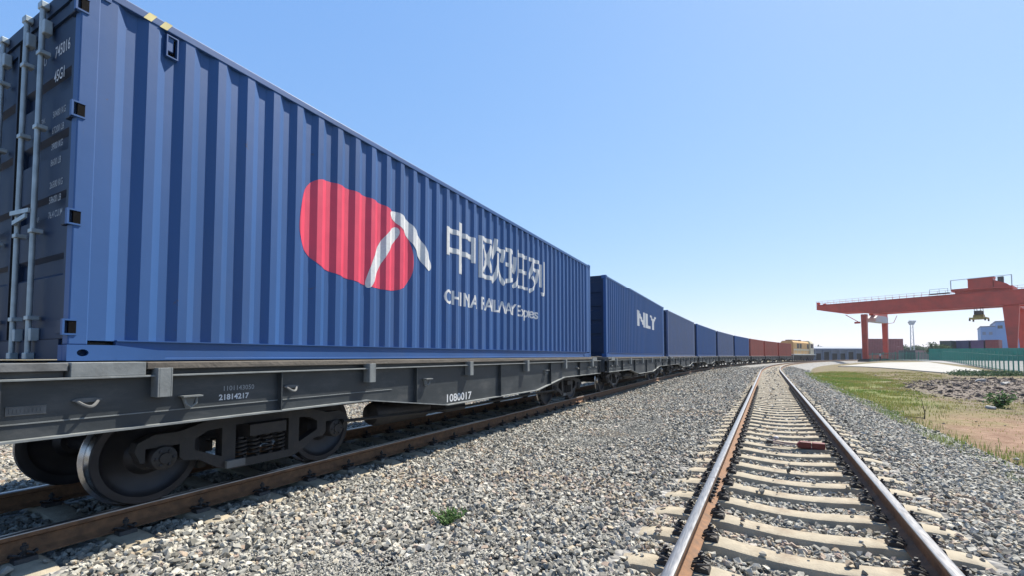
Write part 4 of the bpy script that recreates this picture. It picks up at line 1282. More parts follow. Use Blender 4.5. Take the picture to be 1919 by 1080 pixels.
WLAB = ['black flat wagon nearest the camera, carrying the blue container with the red emblem', 'flat wagon under the blue container with large white letters, second of the train',
        'third flat wagon of the train, under the plain greyish blue container', 'fourth flat wagon of the train, under a plain blue container', 'fifth flat wagon of the train, under a greyish blue container',
        'sixth flat wagon of the train, under the last blue container', 'seventh flat wagon of the train, under the first rust-red container', 'eighth flat wagon of the train, under the second rust-red container',
        'dark flat wagon at the far end of the train, coupled next to the locomotive']
wag = make_wagon(WLAB[0])
for i in range(9):
    o = wag if i == 0 else copy_tree(wag)
    o['label'] = WLAB[i]
    x, y, h = wagon_spot(i)
    o.location = (x, y, 0); o.rotation_euler = (0, 0, -h)
# lettering on the sill of the first wagon only
def sill_text(body, size, y, z, mat, xs=1.0, bold=0.0):
    me = text_mesh(body, size, 'LEFT', bold, xs)
    sl = [c for c in wag.children if c.name.startswith('side_sill')][0]
    return obj('lettering', remap(me, lambda c: Vector((SILL_X - 0.0735, W(y) + c.x, z + c.y)), mat), sl)
sill_text('1101143050', 0.062, 2.37, 0.985, 'print_grey', 0.95)
sill_text('21814217', 0.068, 2.34, 0.905, 'print_white', 1.0, 0.002)
sill_text('1080017', 0.17, 5.75, 0.575, 'print_white', 1.25, 0.003)
# ================================================================== locomotive at the head of the train
def loco():
    x, y, h = TRAIN.at(7.45 + 13.95 * 8 + 6.97 + 11.6)
    t = thing('diesel_locomotive', 'yellow and cream diesel locomotive standing at the far end of the track', 'locomotive', (x, y, 0), -h)
    t.scale = (1.08, 1.26, 1.16)
    b = MB(); b.box(-1.55, 1.55, -9.0, 9.0, 1.28, 1.52); b.build('running_board', 'loco_white', t)
    b = MB(); b.box(-1.3, 1.3, -9.1, 9.1, 0.95, 1.28); b.build('underframe', 'crane_dark', t)
    b = MB(); b.prism([(-1.25, 1.52), (1.25, 1.52), (1.25, 3.9), (0.95, 4.25), (-0.95, 4.25), (-1.25, 3.9)], 'y', -8.2, 4.2); hood = b.build('hood', 'loco_yellow', t, bevel=0.03)
    b = MB(); b.box(1.252, 1.262, -8.1, 4.1, 2.25, 2.55); b.box(-1.262, -1.252, -8.1, 4.1, 2.25, 2.55); b.build('stripe', 'loco_cream', hood)
    for k in range(6):
        yy = -7.6 + k * 1.95
        b = MB(); b.box(1.263, 1.28, yy, yy + 1.5, 2.7, 3.7); b.build('grille', 'crane_dark' if k in (1, 2, 5) else 'loco_yellow', hood)
    for k in range(3):
        b = MB(); b.lathe([(4.25, 0.75), (4.45, 0.75), (4.5, 0.6)], 'z', 16, (0, -6.6 + k * 1.9, 0)); b.build('roof_fan', 'crane_dark', hood)
    b = MB(); b.box(-0.3, 0.3, 0.2, 1.4, 4.25, 4.6); b.build('exhaust', 'crane_dark', hood)
    b = MB(); b.prism([(-1.5, 1.52), (1.5, 1.52), (1.5, 3.9), (1.15, 4.5), (-1.15, 4.5), (-1.5, 3.9)], 'y', 4.2, 7.0); cab = b.build('cab', 'loco_cream', t, bevel=0.03)
    for s in (-1, 1):
        b = MB(); b.box(s * 1.501, s * 1.515, 4.6, 5.5, 2.85, 3.75); b.build('cab_window', 'dark_glass', cab)
        b = MB(); b.box(s * 1.501, s * 1.515, 5.8, 6.6, 2.85, 3.75); b.build('cab_window', 'dark_glass', cab)
    b = MB(); b.box(-1.0, 1.0, 7.001, 7.02, 2.9, 3.75); b.build('cab_window', 'dark_glass', cab)
    b = MB(); b.box(-1.1, 1.1, 7.0, 8.6, 1.52, 2.75); b.build('short_hood', 'loco_white', t, bevel=0.05)
    b = MB(); b.box(0.9, 1.2, 4.19, 4.16, 2.9, 3.7); b.build('cab_window', 'dark_glass', cab)
    for s in (-1, 1):
        b = MB()
        for k in range(8): b.bar((s * 1.5, -8.8 + k * 2.5, 1.52), (s * 1.5, -8.8 + k * 2.5, 2.5), 0.05)
        b.bar((s * 1.5, -8.8, 2.5), (s * 1.5, 8.7, 2.5), 0.05); b.build('handrail', 'loco_white', t)
        for e in (-1, 1):
            b = MB()
            for k in range(4): b.bar((s * 1.45, e * 9.0, 0.5 + k * 0.27), (s * 1.0, e * 9.0, 0.5 + k * 0.27), 0.05)
            b.bar((s * 1.45, e * 9.0, 0.4), (s * 1.45, e * 9.0, 1.3), 0.06); b.bar((s * 1.0, e * 9.0, 0.4), (s * 1.0, e * 9.0, 1.3), 0.06); b.build('step', 'loco_white', t)
    for e in (-1, 1):
        g = sub('bogie', t, (0, e * 5.6, 0))
        for s in (-1, 1):
            b = MB(); b.prism([(-2.5, 0.35), (2.5, 0.35), (2.6, 0.75), (2.2, 0.95), (-2.2, 0.95), (-2.6, 0.75)], 'x', s * 1.0, s * 1.18); b.build('side_frame', 'bogie_black', g)
            for k in (-1.8, 0, 1.8):
                b = MB(); b.lathe([(s * 0.69, 0.52), (s * 0.82, 0.525), (s * 0.82, 0.1)], 'x', 24, (0, k, 0.525)); b.build('wheel', 'wheel_steel', g)
        b = MB(); b.box(-0.08, 0.08, e * 3.4, e * 4.0, 0.78, 1.0); b.build('coupler', 'bogie_black', g)
    b = MB(); b.prism([(-1.3, 0.95), (-1.1, 0.45), (1.1, 0.45), (1.3, 0.95)], 'y', -2.2, 2.2); b.build('fuel_tank', 'crane_dark', t)
loco()

# ================================================================== gantry crane
KC = 1.20
def crane_axis():
    a = at(1685.6, 600, 95.3 * KC); c = at(1882, 600, 83.0 * KC)
    u = Vector((c.x - a.x, c.y - a.y, 0)).normalized()
    return a, u
ca, cu_ = crane_axis()
cv_ = Vector((-cu_.y, cu_.x, 0))
if cv_.dot(FWD) < 0: cv_ = -cv_
def solve_u(px):
    """distance along the girder line (from ca) of the point seen at column px"""
    lo, hi = -90.0, 70.0
    f = lambda q: (lambda p: CX + F_PX * (p.x * RIGHT.x + p.y * RIGHT.y) / (p.x * FWD.x + p.y * FWD.y))(ca + cu_ * q) - px
    for _ in range(60):
        m = (lo + hi) / 2
        if f(m) > 0: hi = m
        else: lo = m
    return (lo + hi) / 2
U_LEG1, U_LEG2, U_TIP, U_TROL = solve_u(1622), solve_u(1899), solve_u(1535), solve_u(1848)
leg1 = ca + cu_ * U_LEG1
ZG = gz(leg1.x, leg1.y) + 0.02
D1882 = 83.0 * KC
Z_TOP = at(1882, 546.7, D1882).z
Z_BOT = at(1882, 573.3, D1882).z
crane = thing('gantry_crane', 'red gantry crane with a long girder on tall legs over the yard', 'gantry crane', (leg1.x, leg1.y, ZG), math.atan2(cu_.y, cu_.x))
VS = 1.0 if (Matrix.Rotation(math.atan2(cu_.y, cu_.x), 3, 'Z') @ Vector((0, 1, 0))).dot(cv_) > 0 else -1.0
WB = 4.4
WL = 16.3                            # spread of the legs along the crane rails
def cz(z): return z - ZG
zt, zb = cz(Z_TOP), cz(Z_BOT)
u_tip, u2, u_tr = U_TIP - U_LEG1, U_LEG2 - U_LEG1, U_TROL - U_LEG1
u_end = u2 + 14.0
gh = zt - zb
for k in range(2):
    v0 = VS * k * WB
    b = MB()
    b.prism([(u_tip, zt - gh * 0.02), (u_tip, zt - gh * 0.40), (u_tip + 5.5, zt - gh * 0.80), (u_tip + 9.5, zt - gh * 0.82), (u_tip + 13.0, zb), (u_end - 9.5, zb), (u_end, zt - gh * 0.5), (u_end, zt)], 'y', v0 - 0.85, v0 + 0.85)
    gd = b.build('girder', 'crane_red', crane, bevel=0.05)
    b = MB(); b.box(u_tip, u_end, v0 - 0.95, v0 + 0.95, zt + 0.001, zt + 0.10); b.box(u_tip + 13.0, u_end - 9.5, v0 - 0.95, v0 + 0.95, zb - 0.10, zb - 0.001); b.build('flange', 'crane_red', gd)
    b = MB()
    e = -VS * 0.8 if k == 0 else VS * 0.8
    n = 36
    for i in range(n + 1):
        u = u_tip + (u_end - u_tip) * i / n
        b.bar((u, v0 + e, zt + 0.1), (u, v0 + e, zt + 1.15), 0.05)
    for q in (0.6, 1.12): b.bar((u_tip, v0 + e, zt + q), (u_end, v0 + e, zt + q), 0.045)
    b.build('handrail', 'crane_red', gd)
    b = MB(); b.box(u_tip - 0.02, u_tip + 0.5, v0 - 0.5, v0 + 0.5, zt + 0.11, zt + 0.9); b.build('end_stop', 'crane_red', gd)
    # stiffener plates on the web
    b = MB()
    for i in range(12):
        u = u_tip + 14 + i * 4.2
        if u < u_end - 10: b.box(u - 0.08, u + 0.08, v0 - VS * 0.852, v0 - VS * 0.90, zb + 0.02, zt - 0.02)
    b.build('stiffener', 'crane_red', gd)
for e in (0.0, 1.0):
    u = u_tip + 0.6 if e == 0 else u_end - 0.6
    b = MB(); b.box(u - 0.4, u + 0.4, VS * 0.86, VS * (WB - 0.86), zt - gh * 0.36, zt - 0.05); b.build('end_tie', 'crane_red', crane)
# legs
for (u0, wt, wb_) in ((0.0, 1.25, 1.05), (u2, 2.55, 1.05)):
    for k in range(2):
        v0 = VS * k * WL
        b = MB()
        v = []
        for (z, w, d) in ((0.9, wb_, 0.9), (zb - 0.12, wt, 1.15)):
            v += [(u0 - w/2, v0 - d/2, z), (u0 + w/2, v0 - d/2, z), (u0 + w/2, v0 + d/2, z), (u0 - w/2, v0 + d/2, z)]
        b.add(v, [(3,2,1,0),(4,5,6,7),(0,1,5,4),(1,2,6,5),(2,3,7,6),(3,0,4,7)])
        b.build('leg', 'crane_red', crane, bevel=0.04)
        b = MB()
        b.prism([(u0 - 1.7, 0.12), (u0 + 1.7, 0.12), (u0 + 1.5, 0.7), (u0 + 0.8, 0.899), (u0 - 0.8, 0.899), (u0 - 1.5, 0.7)], 'y', v0 - 0.5, v0 + 0.5)
        tr = b.build('travel_truck', 'crane_dark', crane)
    b = MB(); b.box(u0 - 0.45, u0 + 0.45, VS * 0.52, VS * (WL - 0.52), 1.0, 1.9); b.build('sill_beam', 'crane_red', crane)
    b = MB(); b.box(u0 - 0.5, u0 + 0.5, VS * (WB + 0.96), VS * (WL + 0.7), zb - 0.11, zb + 1.5); b.build('saddle_beam', 'crane_red', crane)
b = MB()
for k in range(int((zb - 1.2) / 0.45)):
    b.bar((-0.25, -VS * 0.72, 1.2 + 0.45 * k), (0.25, -VS * 0.72, 1.2 + 0.45 * k), 0.04)
for q in (-0.25, 0.25): b.bar((q, -VS * 0.72, 1.0), (q, -VS * 0.72, zb), 0.05)
b.build('ladder', 'crane_red', crane)
# grey electrical house and braces beside the first pair of legs
b = MB(); hx = 0.55
b.prism([(VS * 5.2, zb - 1.9), (VS * (WL - 1.2), zb - 1.9), (VS * (WL - 1.2), zb - 0.4), (VS * (WL - 2.6), zb - 0.13), (VS * 6.8, zb - 0.13), (VS * 5.2, zb - 0.9)], 'x', -1.0, 1.0)
b.build('electrical_house', 'crane_grey', crane)
b = MB()
b.bar((-1.0, 0, zb - 2.3), (-4.2, 0, zb + 0.05), 0.16); b.bar((-2.2, 0, zb - 2.25), (-0.9, 0, zb - 2.25), 0.3, 0.5); b.build('brace', 'crane_red', crane)
b = MB()
b.tube([(0.6, VS * WL, zb - 2.0), (2.0, VS * WL, zb - 1.8), (2.8, VS * WL, zb + 0.2)], 0.07, 6); b.build('cable_loop', 'crane_red', crane)
# trolley on top of the girders
tw = 5.6
b = MB(); b.box(u_tr - 5.2, u_tr + 4.6, -VS * 1.0, VS * (WB + 1.0), zt + 0.75, zt + 1.25); b.box(u_tr - 4.6, u_tr + 4.0, -VS * 0.4, VS * 0.4, zt + 0.12, zt + 0.749); b.box(u_tr - 4.6, u_tr + 4.0, VS * (WB - 0.4), VS * (WB + 0.4), zt + 0.12, zt + 0.749)
trol = b.build('trolley', 'crane_red', crane)
b = MB(); b.box(u_tr - 2.4, u_tr + 1.6, -VS * 0.6, VS * (WB - 1.6), zt + 1.251, zt + 3.55); b.build('machinery_house', 'crane_red', trol, bevel=0.05)
b = MB(); b.box(u_tr - 2.55, u_tr + 1.75, -VS * 0.75, VS * (WB - 1.45), zt + 3.551, zt + 3.68); b.build('house_roof', 'crane_red', trol)
b = MB(); b.prism([(u_tr + 1.7, zt + 1.251), (u_tr + 4.2, zt + 1.251), (u_tr + 3.6, zt + 1.9), (u_tr + 1.7, zt + 2.9)], 'y', -VS * 0.4, VS * 2.2); b.build('winch', 'crane_red', trol)
b = MB(); b.box(u_tr + 2.3, u_tr + 3.2, -VS * 0.2, VS * 0.6, zt + 1.95, zt + 3.5); b.build('control_box', 'crane_dark', trol)
b = MB()
for u in (u_tr - 5.2, u_tr + 4.5):
    b.bar((u, -VS * 0.8, zt + 1.25), (u, -VS * 0.8, zt + 3.65), 0.16)
b.bar((u_tr - 5.2, -VS * 0.8, zt + 3.6), (u_tr + 4.5, -VS * 0.8, zt + 3.6), 0.12)
b.build('hoist_frame', 'crane_grey', trol)
b = MB(); b.box(u_tr - 8.8, u_tr - 5.3, -VS * 2.3, -VS * 0.9, zt + 0.3, zt + 0.5)
for u in (u_tr - 8.7, u_tr - 7.0, u_tr - 5.5): b.bar((u, -VS * 2.2, zt + 0.5), (u, -VS * 2.2, zt + 1.5), 0.06)
b.bar((u_tr - 8.7, -VS * 2.2, zt + 1.5), (u_tr - 5.5, -VS * 2.2, zt + 1.5), 0.06); b.build('side_platform', 'crane_dark', trol)
# spreader hanging between the girders
sz0 = cz(at(1850, 600, D1882 * 1.02).z)
vm = VS * WB / 2
g = sub('spreader', crane, (u_tr - 1.2, vm, 0), R(90))
b = MB()
for q in (-1, 1): b.box(-2.0, 2.0, q * 1.22 - 0.15, q * 1.22 + 0.15, sz0 + 0.3, sz0 + 0.65)
for q in (-1.85, 0, 1.85): b.box(q - 0.15, q + 0.15, -1.06, 1.06, sz0 + 0.32, sz0 + 0.63)
b.build('spreader_frame', 'spreader_yellow', g)
b = MB(); b.prism([(-1.6, sz0 + 0.651), (1.6, sz0 + 0.651), (0.8, sz0 + 1.35), (-0.8, sz0 + 1.35)], 'y', -0.8, 0.8); b.build('head_block', 'spreader_yellow', g)
for q in (-1.05, 1.05):
    b = MB(); b.box(q - 0.42, q + 0.42, -0.6, 0.6, sz0 + 1.36, sz0 + 2.2); b.build('sheave_box', 'crane_dark', g)
b = MB()
for q in (-1.7, -1.0, 1.0, 1.7):
    for w in (-0.5, 0.5): b.bar((q, w, sz0 + 2.2), (q * 0.9, w, zt + 0.8), 0.05)
b.build('hoist_ropes', 'crane_dark', g)
b = MB()
for q in (-1.95, 1.95):
    for w in (-1.25, 1.25): b.box(q - 0.25, q + 0.25, w - 0.12, w + 0.12, sz0 - 0.15, sz0 + 0.299)
b.build('guide_flippers', 'crane_dark', g)

# ================================================================== fences
def line_fence(name, label, pts, height, spacing, post_every, n_single, mat, rail_zs, cat='fence', wire=0.004):
    """pts: list of world points; bars stand along the polyline"""
    p0 = pts[0]
    t = thing(name, label, cat, (p0.x, p0.y, gz(p0.x, p0.y)))
    stat = []; cum = 0.0
    for a, c in zip(pts[:-1], pts[1:]):
        L = math.hypot(c.x - a.x, c.y - a.y); n = int(L / spacing)
        for i in range(n):
            q = i / n; x, y = a.x + (c.x - a.x) * q, a.y + (c.y - a.y) * q
            stat.append((x, y, gz(x, y), math.atan2(c.y - a.y, c.x - a.x)))
    wr = 0.02 if n_single else wire
    bb = MB(); bb.box(-0.02, 0.02, -0.02, 0.02, 0.08, height); bar_me = bb.mesh('bar', mat)
    pb = MB(); pb.box(-0.05, 0.05, -0.05, 0.05, 0.0, height + 0.12); pb.box(-0.065, 0.065, -0.065, 0.065, height + 0.121, height + 0.15); post_me = pb.mesh('post', mat)
    vs_, fs_ = MB(), None
    o = t.location
    for i, (x, y, z, a) in enumerate(stat):
        L = (x - o.x, y - o.y, z - o.z)
        if i % post_every == 0:
            obj('post', post_me, t, loc=L, rot=(0, 0, a))
        elif i < n_single:
            obj('bar', bar_me, t, loc=L, rot=(0, 0, a))
        else:
            vs_.box(L[0] - wr, L[0] + wr, L[1] - wr, L[1] + wr, L[2] + 0.08, L[2] + height)
    if vs_.v: tag(vs_.build('wire_mesh', mat, t), kind='stuff')
    for rz_ in rail_zs:
        r_ = MB()
        pp = [stat[i] for i in range(0, len(stat), post_every)] + [stat[-1]]
        for a, c in zip(pp[:-1], pp[1:]):
            r_.bar((a[0] - o.x, a[1] - o.y, a[2] - o.z + rz_), (c[0] - o.x, c[1] - o.y, c[2] - o.z + rz_), 0.045, 0.06)
        r_.build('fence_rail', mat, t)
    # low plinth
    k = MB()
    pp = [stat[i] for i in range(0, len(stat), post_every)] + [stat[-1]]
    for a, c in zip(pp[:-1], pp[1:]):
        k.bar((a[0] - o.x, a[1] - o.y, a[2] - o.z - 0.1), (c[0] - o.x, c[1] - o.y, c[2] - o.z - 0.1), 0.18, 0.36)
    k.build('plinth', 'yard_paving', t)
    return t
f_near = ground_at(2080, 33.0); f_mid = ground_at(1919, 44.0); f_far = ground_at(1768, 92.0)
line_fence('mesh_fence', 'green post-and-wire fence running away beside the pale concrete pad', [f_near, f_mid, f_far], 2.15, 0.175, 12, 0, 'fence_green', (0.25, 1.9))
f2 = ground_at(1628, 96.0)
line_fence('mesh_fence', 'farther stretch of green fence between the pad and the crane leg', [ground_at(1766, 92.6), f2], 1.75, 0.25, 8, 0, 'fence_green', (0.25, 1.6), wire=0.03)

# green sheet hoarding behind the near fence
def hoarding():
    a, c = ground_at(1742, 101.0), ground_at(2060, 84.0)
    ang = math.atan2(c.y - a.y, c.x - a.x); L = math.hypot(c.x - a.x, c.y - a.y)
    t = thing('sheet_hoarding', 'solid green sheet hoarding standing behind the post-and-wire fence', 'hoarding', (a.x, a.y, a.z + 0.02), ang)
    n = int(L / 2.4)
    b = MB()
    v = []; f = []
    for i in range(25):
        x = 2.36 * i / 24; dy = 0.03 if (i // 2) % 2 else 0.0
        v += [(x, dy, 0.05), (x, dy, 2.6), (x, dy + 0.012, 2.6), (x, dy + 0.012, 0.05)]
    for i in range(24):
        for k in range(4): f.append((4*i+k, 4*i+(k+1) % 4, 4*i+4+(k+1) % 4, 4*i+4+k))
    b.add(v, f); me = b.mesh('sheet', 'sheet_green')
    pb = MB(); pb.box(-0.04, 0.04, 0.05, 0.13, 0.0, 2.7); pm = pb.mesh('post', 'sheet_green')
    for i in range(n):
        x, y = a.x + math.cos(ang) * 2.4 * i, a.y + math.sin(ang) * 2.4 * i
        dz = gz(x, y) - a.z
        obj('sheet', me, t, loc=(2.4 * i, 0, dz)); obj('post', pm, t, loc=(2.4 * i - 0.02, 0, dz))
hoarding()

# ================================================================== stacked containers in the yard
YARD_ME = {}
def yard_box(L, paint, loc, rz, label, group, W_=2.438, H=2.591, doors=False):
    t = thing('shipping_container', label, 'shipping container', loc, rz, group)
    key = (L, paint)
    if key not in YARD_ME:
        n = int((L - 0.4) / 0.56)
        b = MB(); v = []; f = []
        for s in (-1, 1):
            pts = [(-L/2 + 0.1, 0)]
            for i in range(n):
                y = -L/2 + 0.2 + i * (L - 0.4) / n; p = (L - 0.4) / n
                pts += [(y, 0), (y + p*0.25, 0.05), (y + p*0.5, 0.05), (y + p*0.75, 0)]
            pts.append((L/2 - 0.1, 0))
            o = len(v)
            for y, d in pts: v += [(s * (W_/2 - 0.01 - d), y, 0.12), (s * (W_/2 - 0.01 - d), y, H - 0.09)]
            for i in range(len(pts) - 1): f.append((o+2*i, o+2*i+2, o+2*i+3, o+2*i+1))
        b.add(v, f); walls = b.mesh('side_panel', paint)
        b = MB()
        for sx in (-1, 1):
            for sy in (-1, 1): b.box(sx*(W_/2), sx*(W_/2 - 0.16), sy*L/2, sy*(L/2 - 0.16), 0.0, H)
            b.box(sx*(W_/2 - 0.002), sx*(W_/2 - 0.1), -L/2 + 0.16, L/2 - 0.16, 0.001, 0.15); b.box(sx*(W_/2 - 0.002), sx*(W_/2 - 0.1), -L/2 + 0.16, L/2 - 0.16, H - 0.11, H - 0.01)
        frame = b.mesh('frame', paint)
        b = MB(); b.box(-W_/2 + 0.08, W_/2 - 0.08, -L/2 + 0.06, L/2 - 0.06, H - 0.06, H - 0.03); roof = b.mesh('roof_panel', paint)
        b = MB(); b.box(-W_/2 + 0.161, W_/2 - 0.161, -L/2 + 0.03, -L/2 + 0.06, 0.05, H - 0.05); b.box(-W_/2 + 0.161, W_/2 - 0.161, L/2 - 0.06, L/2 - 0.03, 0.05, H - 0.05)
        for x in (-0.6, -0.25, 0.25, 0.6):
            for s in (-1, 1): b.box(x - 0.02, x + 0.02, s * (L/2 - 0.029), s * (L/2 + 0.02), 0.05, H - 0.05)
        ends = b.mesh('door', paint)
        YARD_ME[key] = (walls, frame, roof, ends)
    for nm, me in zip(('side_panel', 'frame', 'roof_panel', 'door'), YARD_ME[key]): obj(nm, me, t)
    return t

def facing(px_dir):
    return 0.0
# maroon stack behind the crane legs
q0 = ground_at(1655, 152.0)
ang_side = math.atan2(RIGHT.y, RIGHT.x) - R(90)          # long side across the view
for lvl, lab in enumerate(('maroon container at the bottom of the stack behind the crane legs', 'maroon container in the middle of the stack behind the crane legs', 'maroon container topmost of the stack behind the crane legs')):
    yard_box(12.192, 'maroon_paint', (q0.x, q0.y, q0.z + 0.03 + lvl * 2.60), ang_side + R(2), lab, 'stacked containers in the yard')
q1 = ground_at(1700, 128.0)
yard_box(6.06, 'green_box_paint', (q1.x, q1.y, q1.z + 0.03), ang_side + R(60), 'dark green container on the ground below the floodlight mast', 'stacked containers in the yard')
q1 = ground_at(1727, 132.0)
yard_box(6.06, 'pale_pink_paint', (q1.x, q1.y, q1.z + 0.03), ang_side + R(10), 'faded pink container beside the dark green one, right of the mast', 'stacked containers in the yard')
row = [(1782, 'green_box_paint', 'navy_paint', 'dark green', 'navy blue'), (1812, 'navy_paint', 'purple_paint', 'navy blue', 'purple'), (1838, 'purple_paint', 'navy_paint', 'purple', 'dark blue'), (1864, 'maroon_paint', 'green_box_paint', 'maroon', 'dark green')]
order = ('first', 'second', 'third', 'fourth')
for k, (px, top_c, low_c, tn, ln) in enumerate(row):
    q = ground_at(px, 126.0 - 2.2 * k)
    for lvl, (c_, nm, wd) in enumerate(((low_c, ln, 'lower'), (top_c, tn, 'upper'))):
        yard_box(6.06, c_, (q.x, q.y, q.z + 0.03 + lvl * 2.60), ang_side + R(28 + 3 * k), f'{nm} {wd} container in the {order[k]} stack of the row behind the green hoarding', 'stacked containers in the yard')
q = ground_at(1912, 118.0)
yard_box(6.06, 'red_box_paint', (q.x, q.y, q.z + 0.03), ang_side + R(20), 'light red container standing at the foot of the tapered crane leg', 'stacked containers in the yard')

# ================================================================== buildings
def hall():
    q = ground_at(1885, 235.0)
    t = thing('warehouse', 'large pale blue warehouse with a stepped roof behind the crane', 'building', (q.x, q.y, q.z), math.atan2(RIGHT.y, RIGHT.x) - R(44))
    def zz(py, D): return at(1880, py, D).z - q.z
    h1, h2 = zz(613, 235), zz(604.5, 235)
    b = MB(); b.box(-8.6, -3.0, 0, 34, 0, h1); w1 = b.build('wall', 'hall_blue', t)
    b = MB(); b.box(-3.0, 40, -0.4, 40, 0, h2); w2 = b.build('wall', 'hall_blue', t)
    b = MB(); b.box(-8.8, -3.31, -0.3, 34.3, h1 + 0.001, h1 + 0.5); b.build('roof', 'shed_roof', t)
    b = MB(); b.box(-3.3, 40.3, -0.7, 40.3, h2 + 0.001, h2 + 0.6); b.build('roof', 'shed_roof', t)
    for k in range(8):
        x = -8.3 + k * 0.7
        if x < -3.6:
            b = MB(); b.box(x, x + 0.1, -0.06, -0.001, 0.2, h1 - 0.2); b.build('cladding_rib', 'hall_blue', w1)
    for k in range(10):
        b = MB(); b.box(-2.4 + k * 4.2, -0.6 + k * 4.2, -0.46, -0.401, h2 - 3.4, h2 - 1.8); b.build('window', 'dark_glass', w2)
    for k in range(2):
        b = MB(); b.box(-8.0 + k * 2.4, -6.7 + k * 2.4, -0.08, -0.001, h1 - 4.2, h1 - 2.6); b.build('window', 'shed_blue', w1)
hall()
def shed():
    q = ground_at(1568, 190.0)
    q.z = -0.6
    t = thing('goods_shed', 'long low grey-blue goods shed with dark bays beyond the tracks', 'building', (q.x, q.y, q.z), math.atan2(RIGHT.y, RIGHT.x) + R(4))
    h = at(1568, 652, 190.0).z - q.z
    b = MB(); b.box(-17, 16, 0.5, 18, 0, h - 1.3); w = b.build('wall', 'shed_blue', t)
    b = MB(); b.prism([(-0.6, h - 1.3 + 0.001), (18.6, h - 1.299), (18.6, h - 0.9), (9, h + 0.5), (-0.6, h - 0.5)], 'x', -17.5, 16.5); b.build('roof', 'shed_roof', t)
    for k in range(9):
        x = -16 + k * 3.6
        b = MB(); b.box(x, x + 2.3, 0.42, 0.499, 0.1, h - 2.6 if k % 3 else h - 2.0); b.build('bay_opening', 'black_gap', w)
        b = MB(); b.box(x - 0.9, x - 0.6, -0.4, -0.1, 0.0, h - 1.31); b.build('post', 'shed_blue', t)
    for px, w_, hh in ((1531, 4.2, 1.7), (1592, 5.0, 1.5)):
        pass
shed()
# floodlight mast
def mast():
    q = ground_at(1711, 205.0)
    t = thing('floodlight_mast', 'thin pale floodlight mast with a flared lamp head rising behind the yard', 'light mast', (q.x, q.y, q.z), math.atan2(RIGHT.y, RIGHT.x))
    h = at(1711, 604, 205).z - q.z
    for s in (-1, 1):
        b = MB(); b.tube([(s * 0.9, 0, 0), (s * 0.55, 0, h - 1.5)], [0.22, 0.14], 8); b.build('pole', 'mast_grey', t, smooth=True)
    b = MB()
    n = 9
    for k in range(n):
        z0, z1 = 0.5 + (h - 2.5) * k / n, 0.5 + (h - 2.5) * (k + 1) / n
        w0, w1 = 0.9 - 0.35 * z0 / h, 0.9 - 0.35 * z1 / h
        s = 1 if k % 2 else -1
        b.bar((s * w0, 0, z0), (-s * w1, 0, z1), 0.09)
    b.build('bracing', 'mast_grey', t)
    b = MB(); b.prism([(-0.8, h - 1.5), (0.8, h - 1.5), (1.6, h - 0.2), (-1.6, h - 0.2)], 'y', -0.3, 0.3); hd = b.build('lamp_frame', 'mast_grey', t)
    for x in (-1.3, -0.45, 0.45, 1.3):
        b = MB(); b.box(x - 0.33, x + 0.33, -0.5, -0.3, h - 0.19, h + 0.45); b.build('floodlight', 'mast_grey', hd)
mast()

# ================================================================== vegetation
def leaf_cloud(name, mat, centers, size, parent=None, seed=1, loc=None):
    """centers: (n,3) leaf positions; each leaf a bent quad with a tint"""
    r = np.random.default_rng(seed); n = len(centers)
    a = r.normal(size=(n, 3)); a /= np.linalg.norm(a, axis=1)[:, None]
    c = r.normal(size=(n, 3)); c -= a * (a * c).sum(1)[:, None]; c /= np.linalg.norm(c, axis=1)[:, None]
    s = size * r.uniform(0.6, 1.3, (n, 1))
    v = np.stack([centers - a * s, centers + c * s * 0.45, centers + a * s, centers - c * s * 0.45], 1).reshape(-1, 3)
    f = np.arange(4 * n).reshape(n, 4)
    me = bpy.data.meshes.new(name); me.from_pydata(v.tolist(), [], f.tolist()); me.materials.append(M[mat])
    t = np.repeat(np.clip(r.normal(0.5, 0.25, n), 0, 1), 4)
    at_ = me.attributes.new('tint', 'FLOAT', 'POINT'); at_.data.foreach_set('value', t.astype(np.float32))
    return obj(name, me, parent, loc=loc)

def tree(px, D, h, w, label, seed):
    q = ground_at(px, D)
    t = thing('tree', label, 'tree', (q.x, q.y, q.z), 0, 'distant trees behind the yard')
    r = np.random.default_rng(seed)
    b = MB(); b.tube([(0, 0, -0.2), (0.1, 0, h * 0.25), (0.0, 0.1, h * 0.55), (0.1, 0, h * 0.85)], [w * 0.05, w * 0.04, w * 0.025, w * 0.01], 8)
    for k in range(6):
        a = r.uniform(0, 6.28); z = h * r.uniform(0.3, 0.6)
        b.tube([(0, 0, z), (math.cos(a) * w * 0.2, math.sin(a) * w * 0.2, z + h * 0.12), (math.cos(a) * w * 0.38, math.sin(a) * w * 0.38, z + h * 0.2)], [w * 0.02, w * 0.014, w * 0.006], 6)
    b.build('trunk', 'bark', t, smooth=True)
    pts = []
    for k in range(26):
        c = r.normal(size=3); c /= np.linalg.norm(c); c *= r.uniform(0.35, 1.0)
        c = np.array([c[0] * w * 0.42, c[1] * w * 0.42, h * 0.62 + c[2] * h * 0.34])
        pts.append(c + r.normal(size=(60, 3)) * np.array([w * 0.09, w * 0.09, h * 0.06]))
    leaf_cloud('crown', 'tree_leaf', np.concatenate(pts), w * 0.05, t, seed)
for k, (px, D, h, w, lab) in enumerate([
        (1693, 255, 8.5, 9, 'round-topped distant tree between the maroon stack and the mast'), (1722, 262, 8.6, 10, 'distant tree just right of the floodlight mast'),
        (1738, 250, 8.2, 8, 'darker distant tree behind the faded pink container'), (1754, 120, 4.6, 4.5, 'small leafy tree at the left end of the green hoarding'),
        (1769, 122, 4.3, 4.0, 'small leafy tree against the dark container row'), (1600, 240, 7.0, 9, 'hazy distant tree left of the crane legs'), (1533, 245, 7.4, 9, 'hazy distant tree beyond the locomotive')]):
    tree(px, D, h, w, lab, 40 + k)

